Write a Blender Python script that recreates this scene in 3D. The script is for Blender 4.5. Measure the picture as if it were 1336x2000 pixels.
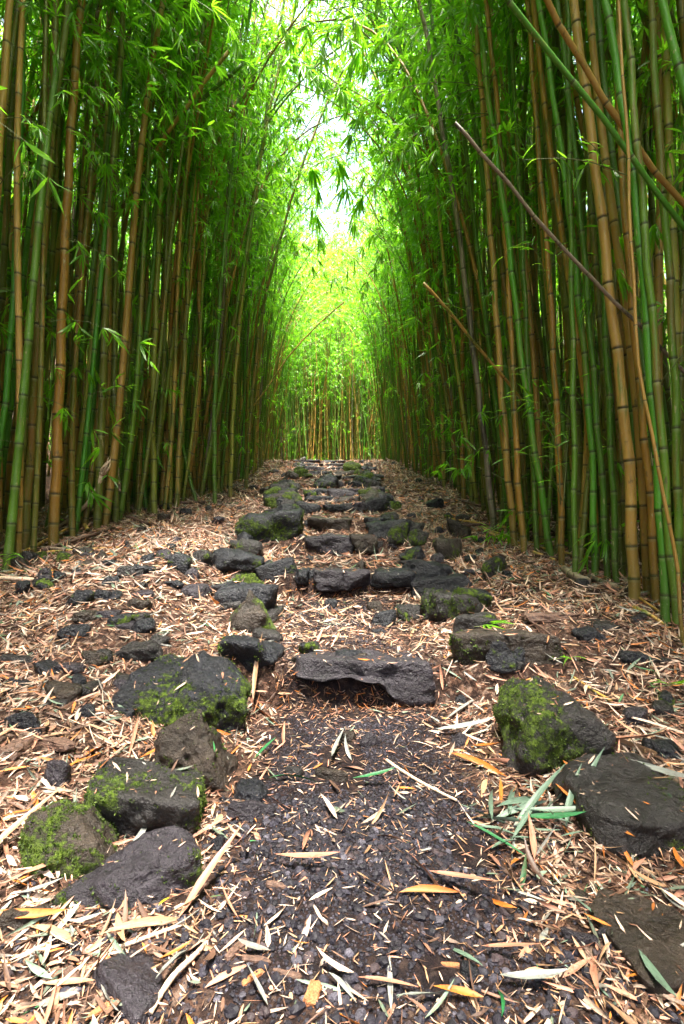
import bpy, math, random
import numpy as np
from mathutils import Vector, Matrix, Euler, noise as mnoise
for o in list(bpy.data.objects): bpy.data.objects.remove(o)
S = bpy.context.scene
# ------------------------------------------------------------ camera, sky, sun, exposure
cam_d = bpy.data.cameras.new('camera'); cam = bpy.data.objects.new('camera', cam_d); S.collection.objects.link(cam)
cam_d.sensor_fit = 'VERTICAL'; cam_d.sensor_height = 36; cam_d.lens = 18; cam_d.clip_end = 500; cam_d.clip_start = .02
cam.location = (0, 0, 1.1); cam.rotation_euler = (math.radians(90), 0, 0); S.camera = cam
W = bpy.data.worlds.new('World'); S.world = W; W.use_nodes = True
SUN_EL, SUN_AZ = 77, 174          # azimuth measured from +y (ahead), negative = left
sky = W.node_tree.nodes.new('ShaderNodeTexSky'); sky.sky_type = 'NISHITA'; sky.sun_disc = False
sky.sun_elevation = math.radians(SUN_EL); sky.sun_rotation = math.radians(SUN_AZ)
sky.dust_density = 8.0; sky.air_density = 1.0; sky.ozone_density = 0.6
bg = W.node_tree.nodes['Background']; bg.inputs['Strength'].default_value = 0.13
W.node_tree.links.new(sky.outputs[0], bg.inputs['Color'])
sl = bpy.data.lights.new('sun', 'SUN'); sl.energy = 4.6; sl.angle = math.radians(9); sl.color = (1, .95, .86)
so = bpy.data.objects.new('sun', sl); S.collection.objects.link(so)
sd = Vector((math.sin(math.radians(SUN_AZ))*math.cos(math.radians(SUN_EL)), math.cos(math.radians(SUN_AZ))*math.cos(math.radians(SUN_EL)), math.sin(math.radians(SUN_EL))))
so.rotation_euler = sd.to_track_quat('Z', 'Y').to_euler()
S.view_settings.view_transform = 'Standard'; S.view_settings.look = 'None'
S.view_settings.exposure = 3.3; S.view_settings.gamma = 1; S.view_settings.use_curve_mapping = False
S.cycles.max_bounces = 7; S.cycles.diffuse_bounces = 4; S.cycles.transmission_bounces = 5; S.cycles.glossy_bounces = 2
S.cycles.transparent_max_bounces = 4; S.cycles.caustics_reflective = False; S.cycles.caustics_refractive = False
CH = 1.1; F = 1000.0
rng = np.random.default_rng(7); R = random.Random(11)
# ------------------------------------------------------------ terrain
STEPS = [(2.60, .10, .335), (4.05, .43, .630), (4.95, .68, .870), (5.50, .90, 1.03), (6.30, 1.08, 1.19), (7.0, 1.23, 1.31), (7.8, 1.36, 1.45),
         (8.8, 1.52, 1.63), (9.7, 1.70, 1.79), (10.6, 1.86, 1.95), (11.7, 2.03, 2.13), (12.8, 2.22, 2.32), (14.0, 2.42, 2.52)]
cy_, cz_ = [-40, 0.5, 2.2], [0, 0, .05]
for d, a, b in STEPS: cy_ += [d+.02, d+.09]; cz_ += [a, b-.035]
cy_ += [15.5, 60]; cz_ += [2.60, 2.6]; cy_[-1] = 24; cy_ += [40, 62]; cz_ += [9, 22]
LY, LZ = [-40, .5, 1, 2, 3, 4, 5.3, 6, 8, 11, 14, 15.5, 24, 40, 62], [0, 0, .03, .24, .54, .80, 1.0, 1.1, 1.36, 1.87, 2.48, 2.6, 2.6, 9, 22]
RY, RZ = [-40, .5, 1, 2, 3, 4, 5.2, 6, 7.8, 10.5, 14, 15.5, 24, 40, 62], [0, 0, .02, .2, .48, .62, .76, .92, 1.34, 1.74, 2.48, 2.6, 2.6, 9, 22]
def xc(y): return np.interp(y, [0, 3, 5, 14, 20], [.06, .06, -.08, -.42, -.5])
def sst(t): t = np.clip(t, 0, 1); return t*t*(3-2*t)
def hash2(ix, iy, s):
    h = np.sin(ix*127.1 + iy*311.7 + s*74.7)*43758.5453
    return h-np.floor(h)
def vnoise(x, y, s=0):
    ix, iy = np.floor(x), np.floor(y); fx, fy = sst(x-ix), sst(y-iy)
    return ((hash2(ix, iy, s)*(1-fx)+hash2(ix+1, iy, s)*fx)*(1-fy)+(hash2(ix, iy+1, s)*(1-fx)+hash2(ix+1, iy+1, s)*fx)*fy)-.5
def G(x, y, fine=True):
    x = np.asarray(x, float); y = np.asarray(y, float)
    c = np.interp(y + .05*vnoise(x*4, y*0+3, 5)*(y < 15), cy_, cz_); l = np.interp(y, LY, LZ); r = np.interp(y, RY, RZ)
    u = x-xc(y)
    w = sst((np.abs(u)-.42)/1.1)
    z = c*(1-w)+np.where(u < 0, l, r)*w + .22*np.clip(np.abs(x)-6.5, 0, 30)
    z = z + .09*vnoise(x*1.3, y*1.3, 1)*w + .035*vnoise(x*4, y*4, 2)
    if fine: z = z + .014*vnoise(x*13, y*13, 3) + .006*vnoise(x*37, y*37, 4)
    return z
def hit(px, py):
    dx, dz = (px-668)/F, (1000-py)/F
    D = np.arange(.8, 24, .01); g = G(dx*D, D, False); z = CH+dz*D
    k = np.nonzero(z < g)[0]; D = float(D[k[0]]) if len(k) else 15.0
    return D, dx*D, float(G(dx*D, D))
# ------------------------------------------------------------ helpers
def link(name, me, parent=None, loc=None):
    o = bpy.data.objects.new(name, me); S.collection.objects.link(o)
    if parent is not None: o.parent = parent
    if loc is not None: o.location = loc
    return o
def empty(name, loc=(0, 0, 0)):
    o = link(name, None, None, loc); o.empty_display_size = .1; return o
def tag(o, label=None, cat=None, group=None, kind=None):
    if label: o['label'] = label
    if cat: o['category'] = cat
    if group: o['group'] = group
    if kind: o['kind'] = kind
    return o
def mesh_np(name, V, faces, mat=None, smooth=True, attrs=None, mats=None):
    """faces: list of int arrays [n,k]"""
    me = bpy.data.meshes.new(name); V = np.asarray(V, np.float32)
    me.vertices.add(len(V)); me.vertices.foreach_set('co', V.ravel())
    faces = [np.asarray(f, np.int32) for f in faces if len(f)]
    lv = np.concatenate([f.ravel() for f in faces]); cnt = np.concatenate([np.full(len(f), f.shape[1], np.int32) for f in faces])
    st = np.concatenate([[0], np.cumsum(cnt)[:-1]]).astype(np.int32)
    me.loops.add(len(lv)); me.loops.foreach_set('vertex_index', lv)
    me.polygons.add(len(cnt)); me.polygons.foreach_set('loop_start', st)
    me.polygons.foreach_set('use_smooth', np.full(len(cnt), smooth, bool))
    if attrs:
        for k, a in attrs.items():
            a = np.asarray(a, np.float32)
            if a.ndim == 1:
                at = me.attributes.new(k, 'FLOAT', 'POINT'); at.data.foreach_set('value', a)
            else:
                at = me.attributes.new(k, 'FLOAT_COLOR', 'POINT'); at.data.foreach_set('color', np.c_[a, np.ones(len(a))].astype(np.float32).ravel())
    me.update(calc_edges=True)
    if mat: me.materials.append(mat)
    return me
class Acc:
    """accumulates geometry for one mesh"""
    def __init__(s): s.V = []; s.F = {}; s.A = {}; s.n = 0
    def add(s, V, faces, **a):
        V = np.asarray(V, float)
        for f in faces:
            f = np.asarray(f, int)
            if len(f): s.F.setdefault(f.shape[1], []).append(f+s.n)
        s.V.append(V)
        for k, v in a.items():
            v = np.asarray(v, float)
            if v.ndim == 0: v = np.full(len(V), float(v))
            elif v.ndim == 1 and len(v) == 3 and len(V) != 3: v = np.tile(v, (len(V), 1))
            s.A.setdefault(k, []).append(v)
        s.n += len(V)
    def build(s, name, mat, smooth=True):
        return mesh_np(name, np.concatenate(s.V), [np.concatenate(f) for f in s.F.values()], mat, smooth, {k: np.concatenate(v) for k, v in s.A.items()})
def tube(P, rad, sides=8, cap=True):
    P = np.asarray(P, float); n = len(P); rad = np.broadcast_to(np.asarray(rad, float), (n,))
    T = np.gradient(P, axis=0); T /= np.linalg.norm(T, axis=1)[:, None]+1e-9
    ref = np.array([0, 1., 0]) if abs(T[:, 1]).mean() < .8 else np.array([1., 0, 0])
    U = np.cross(ref, T); U /= np.linalg.norm(U, axis=1)[:, None]+1e-9; B = np.cross(T, U)
    a = np.arange(sides)*2*math.pi/sides
    V = P[:, None]+rad[:, None, None]*(U[:, None]*np.cos(a)[None, :, None]+B[:, None]*np.sin(a)[None, :, None])
    V = V.reshape(-1, 3); i = np.arange(n-1)[:, None]*sides; j = np.arange(sides)[None]; k = (j+1) % sides
    Fq = np.stack([i+j, i+k, i+sides+k, i+sides+j], -1).reshape(-1, 4); Fs = [Fq]
    if cap:
        V = np.r_[V, P[:1], P[-1:]]; c0, c1 = n*sides, n*sides+1; jj = np.arange(sides); kk = (jj+1) % sides
        Fs.append(np.r_[np.stack([kk, jj, np.full(sides, c0)], -1), np.stack([(n-1)*sides+jj, (n-1)*sides+kk, np.full(sides, c1)], -1)])
    return V, Fs
def norm(a): return a/(np.linalg.norm(a, axis=-1, keepdims=True)+1e-9)
def leaves(pos, d, up, L, w, bend, rich=False, twist=0.):
    """batch of lanceolate blades; returns V, faces, per-leaf vertex count"""
    N = len(pos); d = norm(d); s = norm(np.cross(d, up)); u = np.cross(s, d)
    L, w, bend = [np.broadcast_to(np.asarray(q, float), (N,)) for q in (L, w, bend)]
    tw = np.broadcast_to(np.asarray(twist, float), (N,))
    def cen(t): return pos+d*(L*t)[:, None]+u*(-bend*L*t*t)[:, None]
    if not rich:
        out = [cen(np.zeros(N))]
        for t, ww in ((.3, .5), (.68, .4)):
            c = cen(np.full(N, t)); a = tw*t; ss = s*np.cos(a)[:, None]+u*np.sin(a)[:, None]
            out += [c-ss*(w*ww)[:, None], c+ss*(w*ww)[:, None]]
        out.append(cen(np.ones(N))); V = np.stack(out, 1).reshape(-1, 3); b = np.arange(N)[:, None]*6
        return V, [b+np.array([[0, 2, 1]]), b+np.array([[3, 4, 5]]), b+np.array([[1, 2, 4, 3]])], 6
    st = ((.14, .30), (.36, .5), (.62, .44), (.84, .24)); out = [cen(np.zeros(N))]
    for t, ww in st:
        c = cen(np.full(N, t)); a = tw*t; ss = s*np.cos(a)[:, None]+u*np.sin(a)[:, None]; uu = u*np.cos(a)[:, None]-s*np.sin(a)[:, None]
        lift = uu*(w*ww*.45)[:, None]
        out += [c-ss*(w*ww)[:, None]+lift, c, c+ss*(w*ww)[:, None]+lift]
    out.append(cen(np.ones(N))); V = np.stack(out, 1).reshape(-1, 3); m = 3*len(st)+2; b = np.arange(N)[:, None]*m
    T = [b+np.array([[0, 2, 1]]), b+np.array([[0, 3, 2]]), b+np.array([[m-4, m-3, m-1]]), b+np.array([[m-3, m-2, m-1]])]; Q = []
    for k in range(len(st)-1):
        o = 1+3*k; Q += [b+np.array([[o, o+1, o+4, o+3]]), b+np.array([[o+1, o+2, o+5, o+4]])]
    return V, [np.concatenate(T), np.concatenate(Q)], m
# ------------------------------------------------------------ materials
def newmat(name):
    m = bpy.data.materials.new(name); m.use_nodes = True; nt = m.node_tree; nt.nodes.clear(); return m, nt
def N(nt, t, **kw):
    n = nt.nodes.new(t)
    for k, v in kw.items():
        if k.startswith('i_'): n.inputs[k[2:].replace('_', ' ')].default_value = v
        else: setattr(n, k, v)
    return n
def ramp(nt, src, stops, interp='LINEAR'):
    r = nt.nodes.new('ShaderNodeValToRGB'); nt.links.new(src, r.inputs[0]); e = r.color_ramp.elements; r.color_ramp.interpolation = interp
    while len(e) < len(stops): e.new(.5)
    for q, (p, c) in zip(e, stops): q.position = p; q.color = (*c, 1) if len(c) == 3 else c
    return r.outputs[0]
def mix(nt, fac, a, b, mode='MIX'):
    m = nt.nodes.new('ShaderNodeMix'); m.data_type = 'RGBA'; m.blend_type = mode
    for inp, v in ((m.inputs[0], fac), (m.inputs[6], a), (m.inputs[7], b)):
        if isinstance(v, (int, float)): inp.default_value = v
        elif isinstance(v, tuple): inp.default_value = (*v, 1) if len(v) == 3 else v
        else: nt.links.new(v, inp)
    return m.outputs[2]
def math_(nt, op, a, b=0., clamp=False):
    m = nt.nodes.new('ShaderNodeMath'); m.operation = op; m.use_clamp = clamp
    for i, v in ((0, a), (1, b)):
        if isinstance(v, (int, float)): m.inputs[i].default_value = v
        else: nt.links.new(v, m.inputs[i])
    return m.outputs[0]
def noise_(nt, vec, scale, detail=4, rough=.55, mapscale=None):
    if mapscale:
        mp = nt.nodes.new('ShaderNodeMapping'); mp.inputs['Scale'].default_value = mapscale; nt.links.new(vec, mp.inputs[0]); vec = mp.outputs[0]
    n = nt.nodes.new('ShaderNodeTexNoise'); n.inputs['Scale'].default_value = scale; n.inputs['Detail'].default_value = detail; n.inputs['Roughness'].default_value = rough
    nt.links.new(vec, n.inputs['Vector']); return n.outputs[0]
def bump(nt, h, strength, dist, prev=None):
    b = nt.nodes.new('ShaderNodeBump'); b.inputs['Strength'].default_value = strength; b.inputs['Distance'].default_value = dist
    nt.links.new(h, b.inputs['Height'])
    if prev: nt.links.new(prev, b.inputs['Normal'])
    return b.outputs[0]
def principled(nt, col, rough, nrm=None, spec=.5):
    p = nt.nodes.new('ShaderNodeBsdfPrincipled'); o = nt.nodes.new('ShaderNodeOutputMaterial'); nt.links.new(p.outputs[0], o.inputs[0])
    if isinstance(col, tuple): p.inputs['Base Color'].default_value = (*col, 1)
    else: nt.links.new(col, p.inputs['Base Color'])
    if isinstance(rough, float): p.inputs['Roughness'].default_value = rough
    else: nt.links.new(rough, p.inputs['Roughness'])
    p.inputs['Specular IOR Level'].default_value = spec
    if nrm: nt.links.new(nrm, p.inputs['Normal'])
    return p
def attr(nt, name, fac=True):
    a = nt.nodes.new('ShaderNodeAttribute'); a.attribute_name = name; return a.outputs['Fac'] if fac else a.outputs['Color']
def mat_culm(name, c1, c2, patch, patchamt):
    m, nt = newmat(name); v = attr(nt, 'v'); h = attr(nt, 'h')
    tc = N(nt, 'ShaderNodeTexCoord').outputs['Object']; oi = N(nt, 'ShaderNodeObjectInfo').outputs['Random']
    f = math_(nt, 'FRACT', v)
    n1 = noise_(nt, tc, 1.0, 5, .6, (60, 60, 2.2))                       # long streaks
    n2 = noise_(nt, tc, 1.0, 4, .6, (7, 7, 1.1))                         # patches
    n3 = noise_(nt, tc, 90, 3, .6)
    hv = math_(nt, 'ADD', math_(nt, 'MULTIPLY', oi, .5), math_(nt, 'MULTIPLY', n1, .7))
    col = mix(nt, ramp(nt, hv, [(.2, (0, 0, 0)), (.85, (1, 1, 1))]), c1, c2)
    pf = math_(nt, 'ADD', n2, math_(nt, 'MULTIPLY', math_(nt, 'SUBTRACT', n1, .5), .5))
    pf = math_(nt, 'ADD', pf, math_(nt, 'MULTIPLY', math_(nt, 'SUBTRACT', oi, .5), .22))
    pk = ramp(nt, pf, [(.62-.3*patchamt, (0, 0, 0)), (.72-.3*patchamt, (1, 1, 1))])
    col = mix(nt, pk, col, patch)
    # each internode: dusty bloom under the upper ring, dark line at the ring
    col = mix(nt, math_(nt, 'MULTIPLY', ramp(nt, f, [(0, (0, 0, 0)), (.90, (0, 0, 0)), (.965, (1, 1, 1)), (.98, (1, 1, 1)), (.985, (0, 0, 0))]), .38), col, (.26, .28, .13))
    col = mix(nt, ramp(nt, f, [(0, (.9, .9, .9)), (.012, (.5, .5, .5)), (.03, (0, 0, 0)), (.983, (0, 0, 0)), (.99, (.9, .9, .9))]), col, (.022, .02, .010))
    foot = math_(nt, 'MULTIPLY', ramp(nt, math_(nt, 'ADD', h, math_(nt, 'MULTIPLY', n2, .5)), [(.25, (1, 1, 1)), (.8, (0, 0, 0))]), .75)
    col = mix(nt, foot, col, (.045, .060, .012))
    col = mix(nt, math_(nt, 'MULTIPLY', ramp(nt, n3, [(.60, (0, 0, 0)), (.70, (1, 1, 1))]), .5), col, (.24, .23, .15))
    sc = noise_(nt, tc, 1.0, 3, .6, (45, 45, 9)); col = mix(nt, math_(nt, 'MULTIPLY', ramp(nt, sc, [(.66, (0, 0, 0)), (.70, (1, 1, 1))]), .6), col, (.36, .30, .17))
    bl = noise_(nt, tc, 1.0, 5, .75, (18, 18, 7)); col = mix(nt, math_(nt, 'MULTIPLY', ramp(nt, bl, [(.60, (0, 0, 0)), (.68, (1, 1, 1))]), .65), col, (.035, .030, .012))
    b = bump(nt, n1, .25, .002)
    principled(nt, col, .52, b, .4); return m
CULM = {
 'green': mat_culm('culm_green', (.034, .11, .005), (.09, .175, .009), (.13, .11, .015), .15),
 'bright green': mat_culm('culm_bright_green', (.036, .165, .008), (.075, .24, .012), (.13, .17, .025), .08),
 'olive': mat_culm('culm_olive', (.060, .085, .008), (.13, .125, .012), (.20, .11, .02), .30),
 'tan': mat_culm('culm_tan', (.25, .135, .024), (.40, .24, .055), (.12, .13, .018), .22),
 'orange-brown': mat_culm('culm_orange_brown', (.19, .090, .010), (.33, .17, .024), (.095, .090, .010), .20),
 'yellow-green': mat_culm('culm_yellow_green', (.14, .17, .016), (.28, .25, .035), (.30, .19, .04), .30),
 'grey': mat_culm('culm_grey', (.10, .070, .050), (.22, .17, .12), (.05, .038, .026), .30),
}
def mat_leaf(name, a, b, tr, gl=.38):
    m, nt = newmat(name); t = attr(nt, 'tint'); oi = N(nt, 'ShaderNodeObjectInfo').outputs['Random']
    tt = math_(nt, 'ADD', math_(nt, 'MULTIPLY', t, .85), math_(nt, 'MULTIPLY', oi, .15))
    col = ramp(nt, tt, [(0, a), (.6, b), (.97, b), (1, (.30, .26, .04))])
    tcol = mix(nt, tt, (tr[0]*.6, tr[1]*.8, tr[2]), tr)
    d = N(nt, 'ShaderNodeBsdfPrincipled'); nt.links.new(col, d.inputs['Base Color']); d.inputs['Roughness'].default_value = gl; d.inputs['Specular IOR Level'].default_value = .5
    tl = N(nt, 'ShaderNodeBsdfTranslucent'); nt.links.new(tcol, tl.inputs[0])
    mx = N(nt, 'ShaderNodeMixShader'); mx.inputs[0].default_value = .5; nt.links.new(d.outputs[0], mx.inputs[1]); nt.links.new(tl.outputs[0], mx.inputs[2])
    o = N(nt, 'ShaderNodeOutputMaterial'); nt.links.new(mx.outputs[0], o.inputs[0]); return m
LEAFG = mat_leaf('bamboo_leaf_green', (.035, .12, .014), (.095, .235, .012), (.33, .70, .02))
LEAFB = mat_leaf('sprig_leaf_green', (.05, .20, .02), (.12, .30, .02), (.40, .74, .03))
def mat_twig():
    m, nt = newmat('twig'); principled(nt, (.10, .12, .035), .6); return m
TWIG = mat_twig()
def mat_litter():
    m, nt = newmat('dry_leaf'); c = attr(nt, 'col', False); tc = N(nt, 'ShaderNodeTexCoord').outputs['Object']
    n = noise_(nt, tc, 130, 4, .6); col = mix(nt, ramp(nt, n, [(.35, (.5, .5, .5)), (.6, (0, 0, 0))]), c, (.10, .05, .03))
    principled(nt, col, .62, None, .4); return m
LITTER = mat_litter()
DRY = {'salmon': (.36, .165, .105), 'tan': (.34, .195, .105), 'pale': (.47, .34, .26), 'orange': (.42, .13, .018), 'grey-green': (.10, .155, .11),
       'silver': (.19, .20, .18), 'dark brown': (.065, .030, .018), 'green': (.015, .12, .035), 'yellow': (.48, .36, .02)}
def mat_dryc(name, c):
    m, nt = newmat('dry_leaf_'+name.replace('-', '_').replace(' ', '_')); tc = N(nt, 'ShaderNodeTexCoord').outputs['Object']; oi = N(nt, 'ShaderNodeObjectInfo').outputs['Random']
    n = noise_(nt, tc, 1, 4, .6, (14, 900, 60)); n2 = noise_(nt, tc, 60, 3)
    dark = tuple(q*.45 for q in c); lite = tuple(min(q*1.08, .75) for q in c)
    col = mix(nt, ramp(nt, n, [(.35, (0, 0, 0)), (.65, (1, 1, 1))]), dark if name in ('green',) else tuple(q*.5 for q in c), tuple(q*.92 for q in c))
    col = mix(nt, ramp(nt, n2, [(.58, (0, 0, 0)), (.68, (.75, .75, .75))]), col, (dark[0]*.8, dark[1]*.6, dark[2]*.6))
    principled(nt, col, .5, bump(nt, n, .3, .001), .45); return m
DRYM = {k: mat_dryc(k, c) for k, c in DRY.items()}
def mat_ground():
    m, nt = newmat('soil'); g = N(nt, 'ShaderNodeNewGeometry').outputs['Position']; lit = attr(nt, 'lit')
    n = noise_(nt, g, 9, 6, .7); n2 = noise_(nt, g, 70, 4, .7); n3 = noise_(nt, g, 3, 3)
    soil = mix(nt, ramp(nt, n, [(.3, (0, 0, 0)), (.7, (1, 1, 1))]), (.007, .0045, .004), (.024, .013, .010))
    soil = mix(nt, ramp(nt, n2, [(.5, (0, 0, 0)), (.75, (.8, .8, .8))]), soil, (.06, .036, .026))
    soil = mix(nt, ramp(nt, lit, [(.15, (.8, .8, .8)), (.40, (0, 0, 0))]), soil, (.0055, .0045, .0058))
    w = N(nt, 'ShaderNodeTexVoronoi'); w.inputs['Scale'].default_value = 55; mp = N(nt, 'ShaderNodeMapping'); mp.inputs['Scale'].default_value = (1, .45, 1); mp.inputs['Rotation'].default_value = (0, 0, .6)
    nt.links.new(g, mp.inputs[0]); nt.links.new(mp.outputs[0], w.inputs['Vector'])
    sp = ramp(nt, w.outputs['Color'], [(0, (.03, .014, .009)), (.3, (.13, .062, .038)), (.55, (.27, .15, .10)), (.8, (.37, .26, .20)), (1, (.08, .04, .022))])
    f = math_(nt, 'MULTIPLY', lit, ramp(nt, noise_(nt, g, 26, 4, .7), [(.45, (0, 0, 0)), (.62, (.62, .62, .62))]))
    col = mix(nt, f, soil, sp)
    b = bump(nt, n2, .8, .01); b = bump(nt, n, .6, .03, b)
    principled(nt, col, .85, b, .08); return m
def mat_rock(name, c1, c2):
    m, nt = newmat('basalt_'+name); tc = N(nt, 'ShaderNodeTexCoord').outputs['Object']; ms = attr(nt, 'moss')
    n = noise_(nt, tc, 7, 7, .65); nf = noise_(nt, tc, 60, 5, .7); sp = noise_(nt, tc, 190, 2)
    col = mix(nt, ramp(nt, n, [(.32, (0, 0, 0)), (.68, (1, 1, 1))]), c1, c2)
    col = mix(nt, ramp(nt, nf, [(.3, (.8, .8, .8)), (.5, (0, 0, 0))]), col, tuple(q*.35 for q in c1))
    col = mix(nt, ramp(nt, sp, [(.70, (0, 0, 0)), (.74, (.8, .8, .8))]), col, (.13, .10, .08))
    v = N(nt, 'ShaderNodeTexVoronoi'); v.inputs['Scale'].default_value = 26; nt.links.new(tc, v.inputs['Vector'])
    pit = ramp(nt, v.outputs['Distance'], [(.0, (0, 0, 0)), (.28, (1, 1, 1))])
    pm = ramp(nt, noise_(nt, tc, 9, 2), [(.50, (1, 1, 1)), (.58, (0, 0, 0))])
    hgt = math_(nt, 'MAXIMUM', pit, pm)
    mf = math_(nt, 'ADD', ms, math_(nt, 'MULTIPLY', math_(nt, 'SUBTRACT', noise_(nt, tc, 22, 6, .75), .5), 1.5))
    mf = ramp(nt, mf, [(.46, (0, 0, 0)), (.60, (1, 1, 1))])
    mc = mix(nt, ramp(nt, noise_(nt, tc, 45, 4, .7), [(.38, (0, 0, 0)), (.65, (1, 1, 1))]), (.012, .020, .003), (.085, .135, .006))
    col = mix(nt, math_(nt, 'MULTIPLY', mf, .85), col, mc)
    b = bump(nt, n, 1., .05); b = bump(nt, nf, .9, .014, b); b = bump(nt, hgt, .8, .010, b); b = bump(nt, math_(nt, 'MULTIPLY', mf, noise_(nt, tc, 140, 3, .7)), .9, .012, b)
    rr = mix(nt, mf, (.40, .40, .40), (.9, .9, .9)); rr2 = nt.nodes.new('ShaderNodeSeparateColor'); nt.links.new(rr, rr2.inputs[0])
    principled(nt, col, rr2.outputs[0], b, .28); return m
ROCKM = {'k': mat_rock('black', (.004, .004, .006), (.012, .013, .018)), 'g': mat_rock('grey', (.008, .007, .007), (.027, .024, .024)),
         'n': mat_rock('brown', (.012, .009, .007), (.040, .029, .022)), 'p': mat_rock('purple', (.010, .008, .011), (.032, .027, .034))}
TONE = {'k': 'blackish', 'g': 'dark grey', 'n': 'brown', 'p': 'purplish grey'}
def mat_simple(name, a, b, sc=(6, 6, 60), rough=.7):
    m, nt = newmat(name); tc = N(nt, 'ShaderNodeTexCoord').outputs['Object']; n = noise_(nt, tc, 1, 5, .7, sc)
    principled(nt, mix(nt, ramp(nt, n, [(.35, (0, 0, 0)), (.65, (1, 1, 1))]), a, b), rough, bump(nt, n, .5, .004), .3); return m
WOODD = mat_simple('rotten_wood', (.03, .016, .012), (.10, .055, .038), (90, 90, 6)); WOODR = mat_simple('bark_bit', (.14, .05, .02), (.32, .13, .05), (200, 200, 20))
SHEATH = mat_simple('frayed_sheath', (.22, .13, .08), (.62, .48, .36), (160, 160, 5))
MOSSM = mat_leaf('moss_tuft', (.018, .036, .004), (.07, .11, .006), (.10, .18, .008), .7)
def mat_gravel():
    m, nt = newmat('cinder'); c = attr(nt, 'col', False); tc = N(nt, 'ShaderNodeTexCoord').outputs['Object']
    n = noise_(nt, tc, 300, 3, .6); col = mix(nt, ramp(nt, n, [(.35, (.6, .6, .6)), (.6, (0, 0, 0))]), c, (.012, .010, .012))
    principled(nt, col, .6, bump(nt, n, .4, .001), .16); return m
GRAVEL = mat_gravel()
# ------------------------------------------------------------ ground
def axis(seg):
    out = []
    for a, b, s in seg: out += list(np.arange(a, b, s))
    return np.array(out+[seg[-1][1]])
gx = axis([(-60, -12, 4), (-12, -3.2, .35), (-3.2, 3, .03), (3, 12, .35), (12, 60, 4)])
gy = axis([(-40, -4, 4), (-4, .7, .25), (.7, 4.4, .022), (4.4, 16, .035), (16, 30, .5), (30, 60, 5)])
X, Y = np.meshgrid(gx, gy); Z = G(X, Y); nx, ny = len(gx), len(gy)
ii = (np.arange(ny-1)[:, None]*nx+np.arange(nx-1)[None]).ravel()
def litter_amount(x, y):
    u = np.abs(x-xc(y)+.08*vnoise(x*3, y*3, 9)); w = sst((u-.30)/.35)
    w = np.maximum(w, .40*sst((y-4.3)/1.5)); w = np.maximum(w, .22*(y > 2.7))
    w = np.where(y < 1.15, np.maximum(w, .25), w)
    patch = sst((vnoise(x*1.7, y*1.7, 12)+.42)/.4)
    right_bare = np.exp(-(((x-1.15)/.45)**2+((y-2.75)/.45)**2))
    return np.clip(w*(.45+.55*patch)*(1-.75*right_bare)+.09, 0, 1)
litv = litter_amount(X, Y).ravel()
me = mesh_np('ground', np.c_[X.ravel(), Y.ravel(), Z.ravel()], [np.stack([ii, ii+1, ii+nx+1, ii+nx], -1)], mat_ground(), True, {'lit': litv})
tag(link('ground', me), 'dark soil slope climbing under leaf litter', None, None, 'structure')
# ------------------------------------------------------------ rocks
def icos(level):
    t = (1+5**.5)/2
    V = [(-1, t, 0), (1, t, 0), (-1, -t, 0), (1, -t, 0), (0, -1, t), (0, 1, t), (0, -1, -t), (0, 1, -t), (t, 0, -1), (t, 0, 1), (-t, 0, -1), (-t, 0, 1)]
    Fc = [(0, 11, 5), (0, 5, 1), (0, 1, 7), (0, 7, 10), (0, 10, 11), (1, 5, 9), (5, 11, 4), (11, 10, 2), (10, 7, 6), (7, 1, 8), (3, 9, 4), (3, 4, 2), (3, 2, 6), (3, 6, 8), (3, 8, 9), (4, 9, 5), (2, 4, 11), (6, 2, 10), (8, 6, 7), (9, 8, 1)]
    V = [Vector(v).normalized() for v in V]
    for _ in range(level):
        c = {}; nf = []
        def mid(a, b):
            k = (min(a, b), max(a, b))
            if k not in c: V.append(((V[a]+V[b])/2).normalized()); c[k] = len(V)-1
            return c[k]
        for a, b, d in Fc: x, y, z = mid(a, b), mid(b, d), mid(d, a); nf += [(a, x, z), (b, y, x), (d, z, y), (x, y, z)]
        Fc = nf
    return np.array([tuple(v) for v in V]), np.array(Fc)
ICO = {k: icos(k) for k in (0, 1, 2, 3, 4)}
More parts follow.
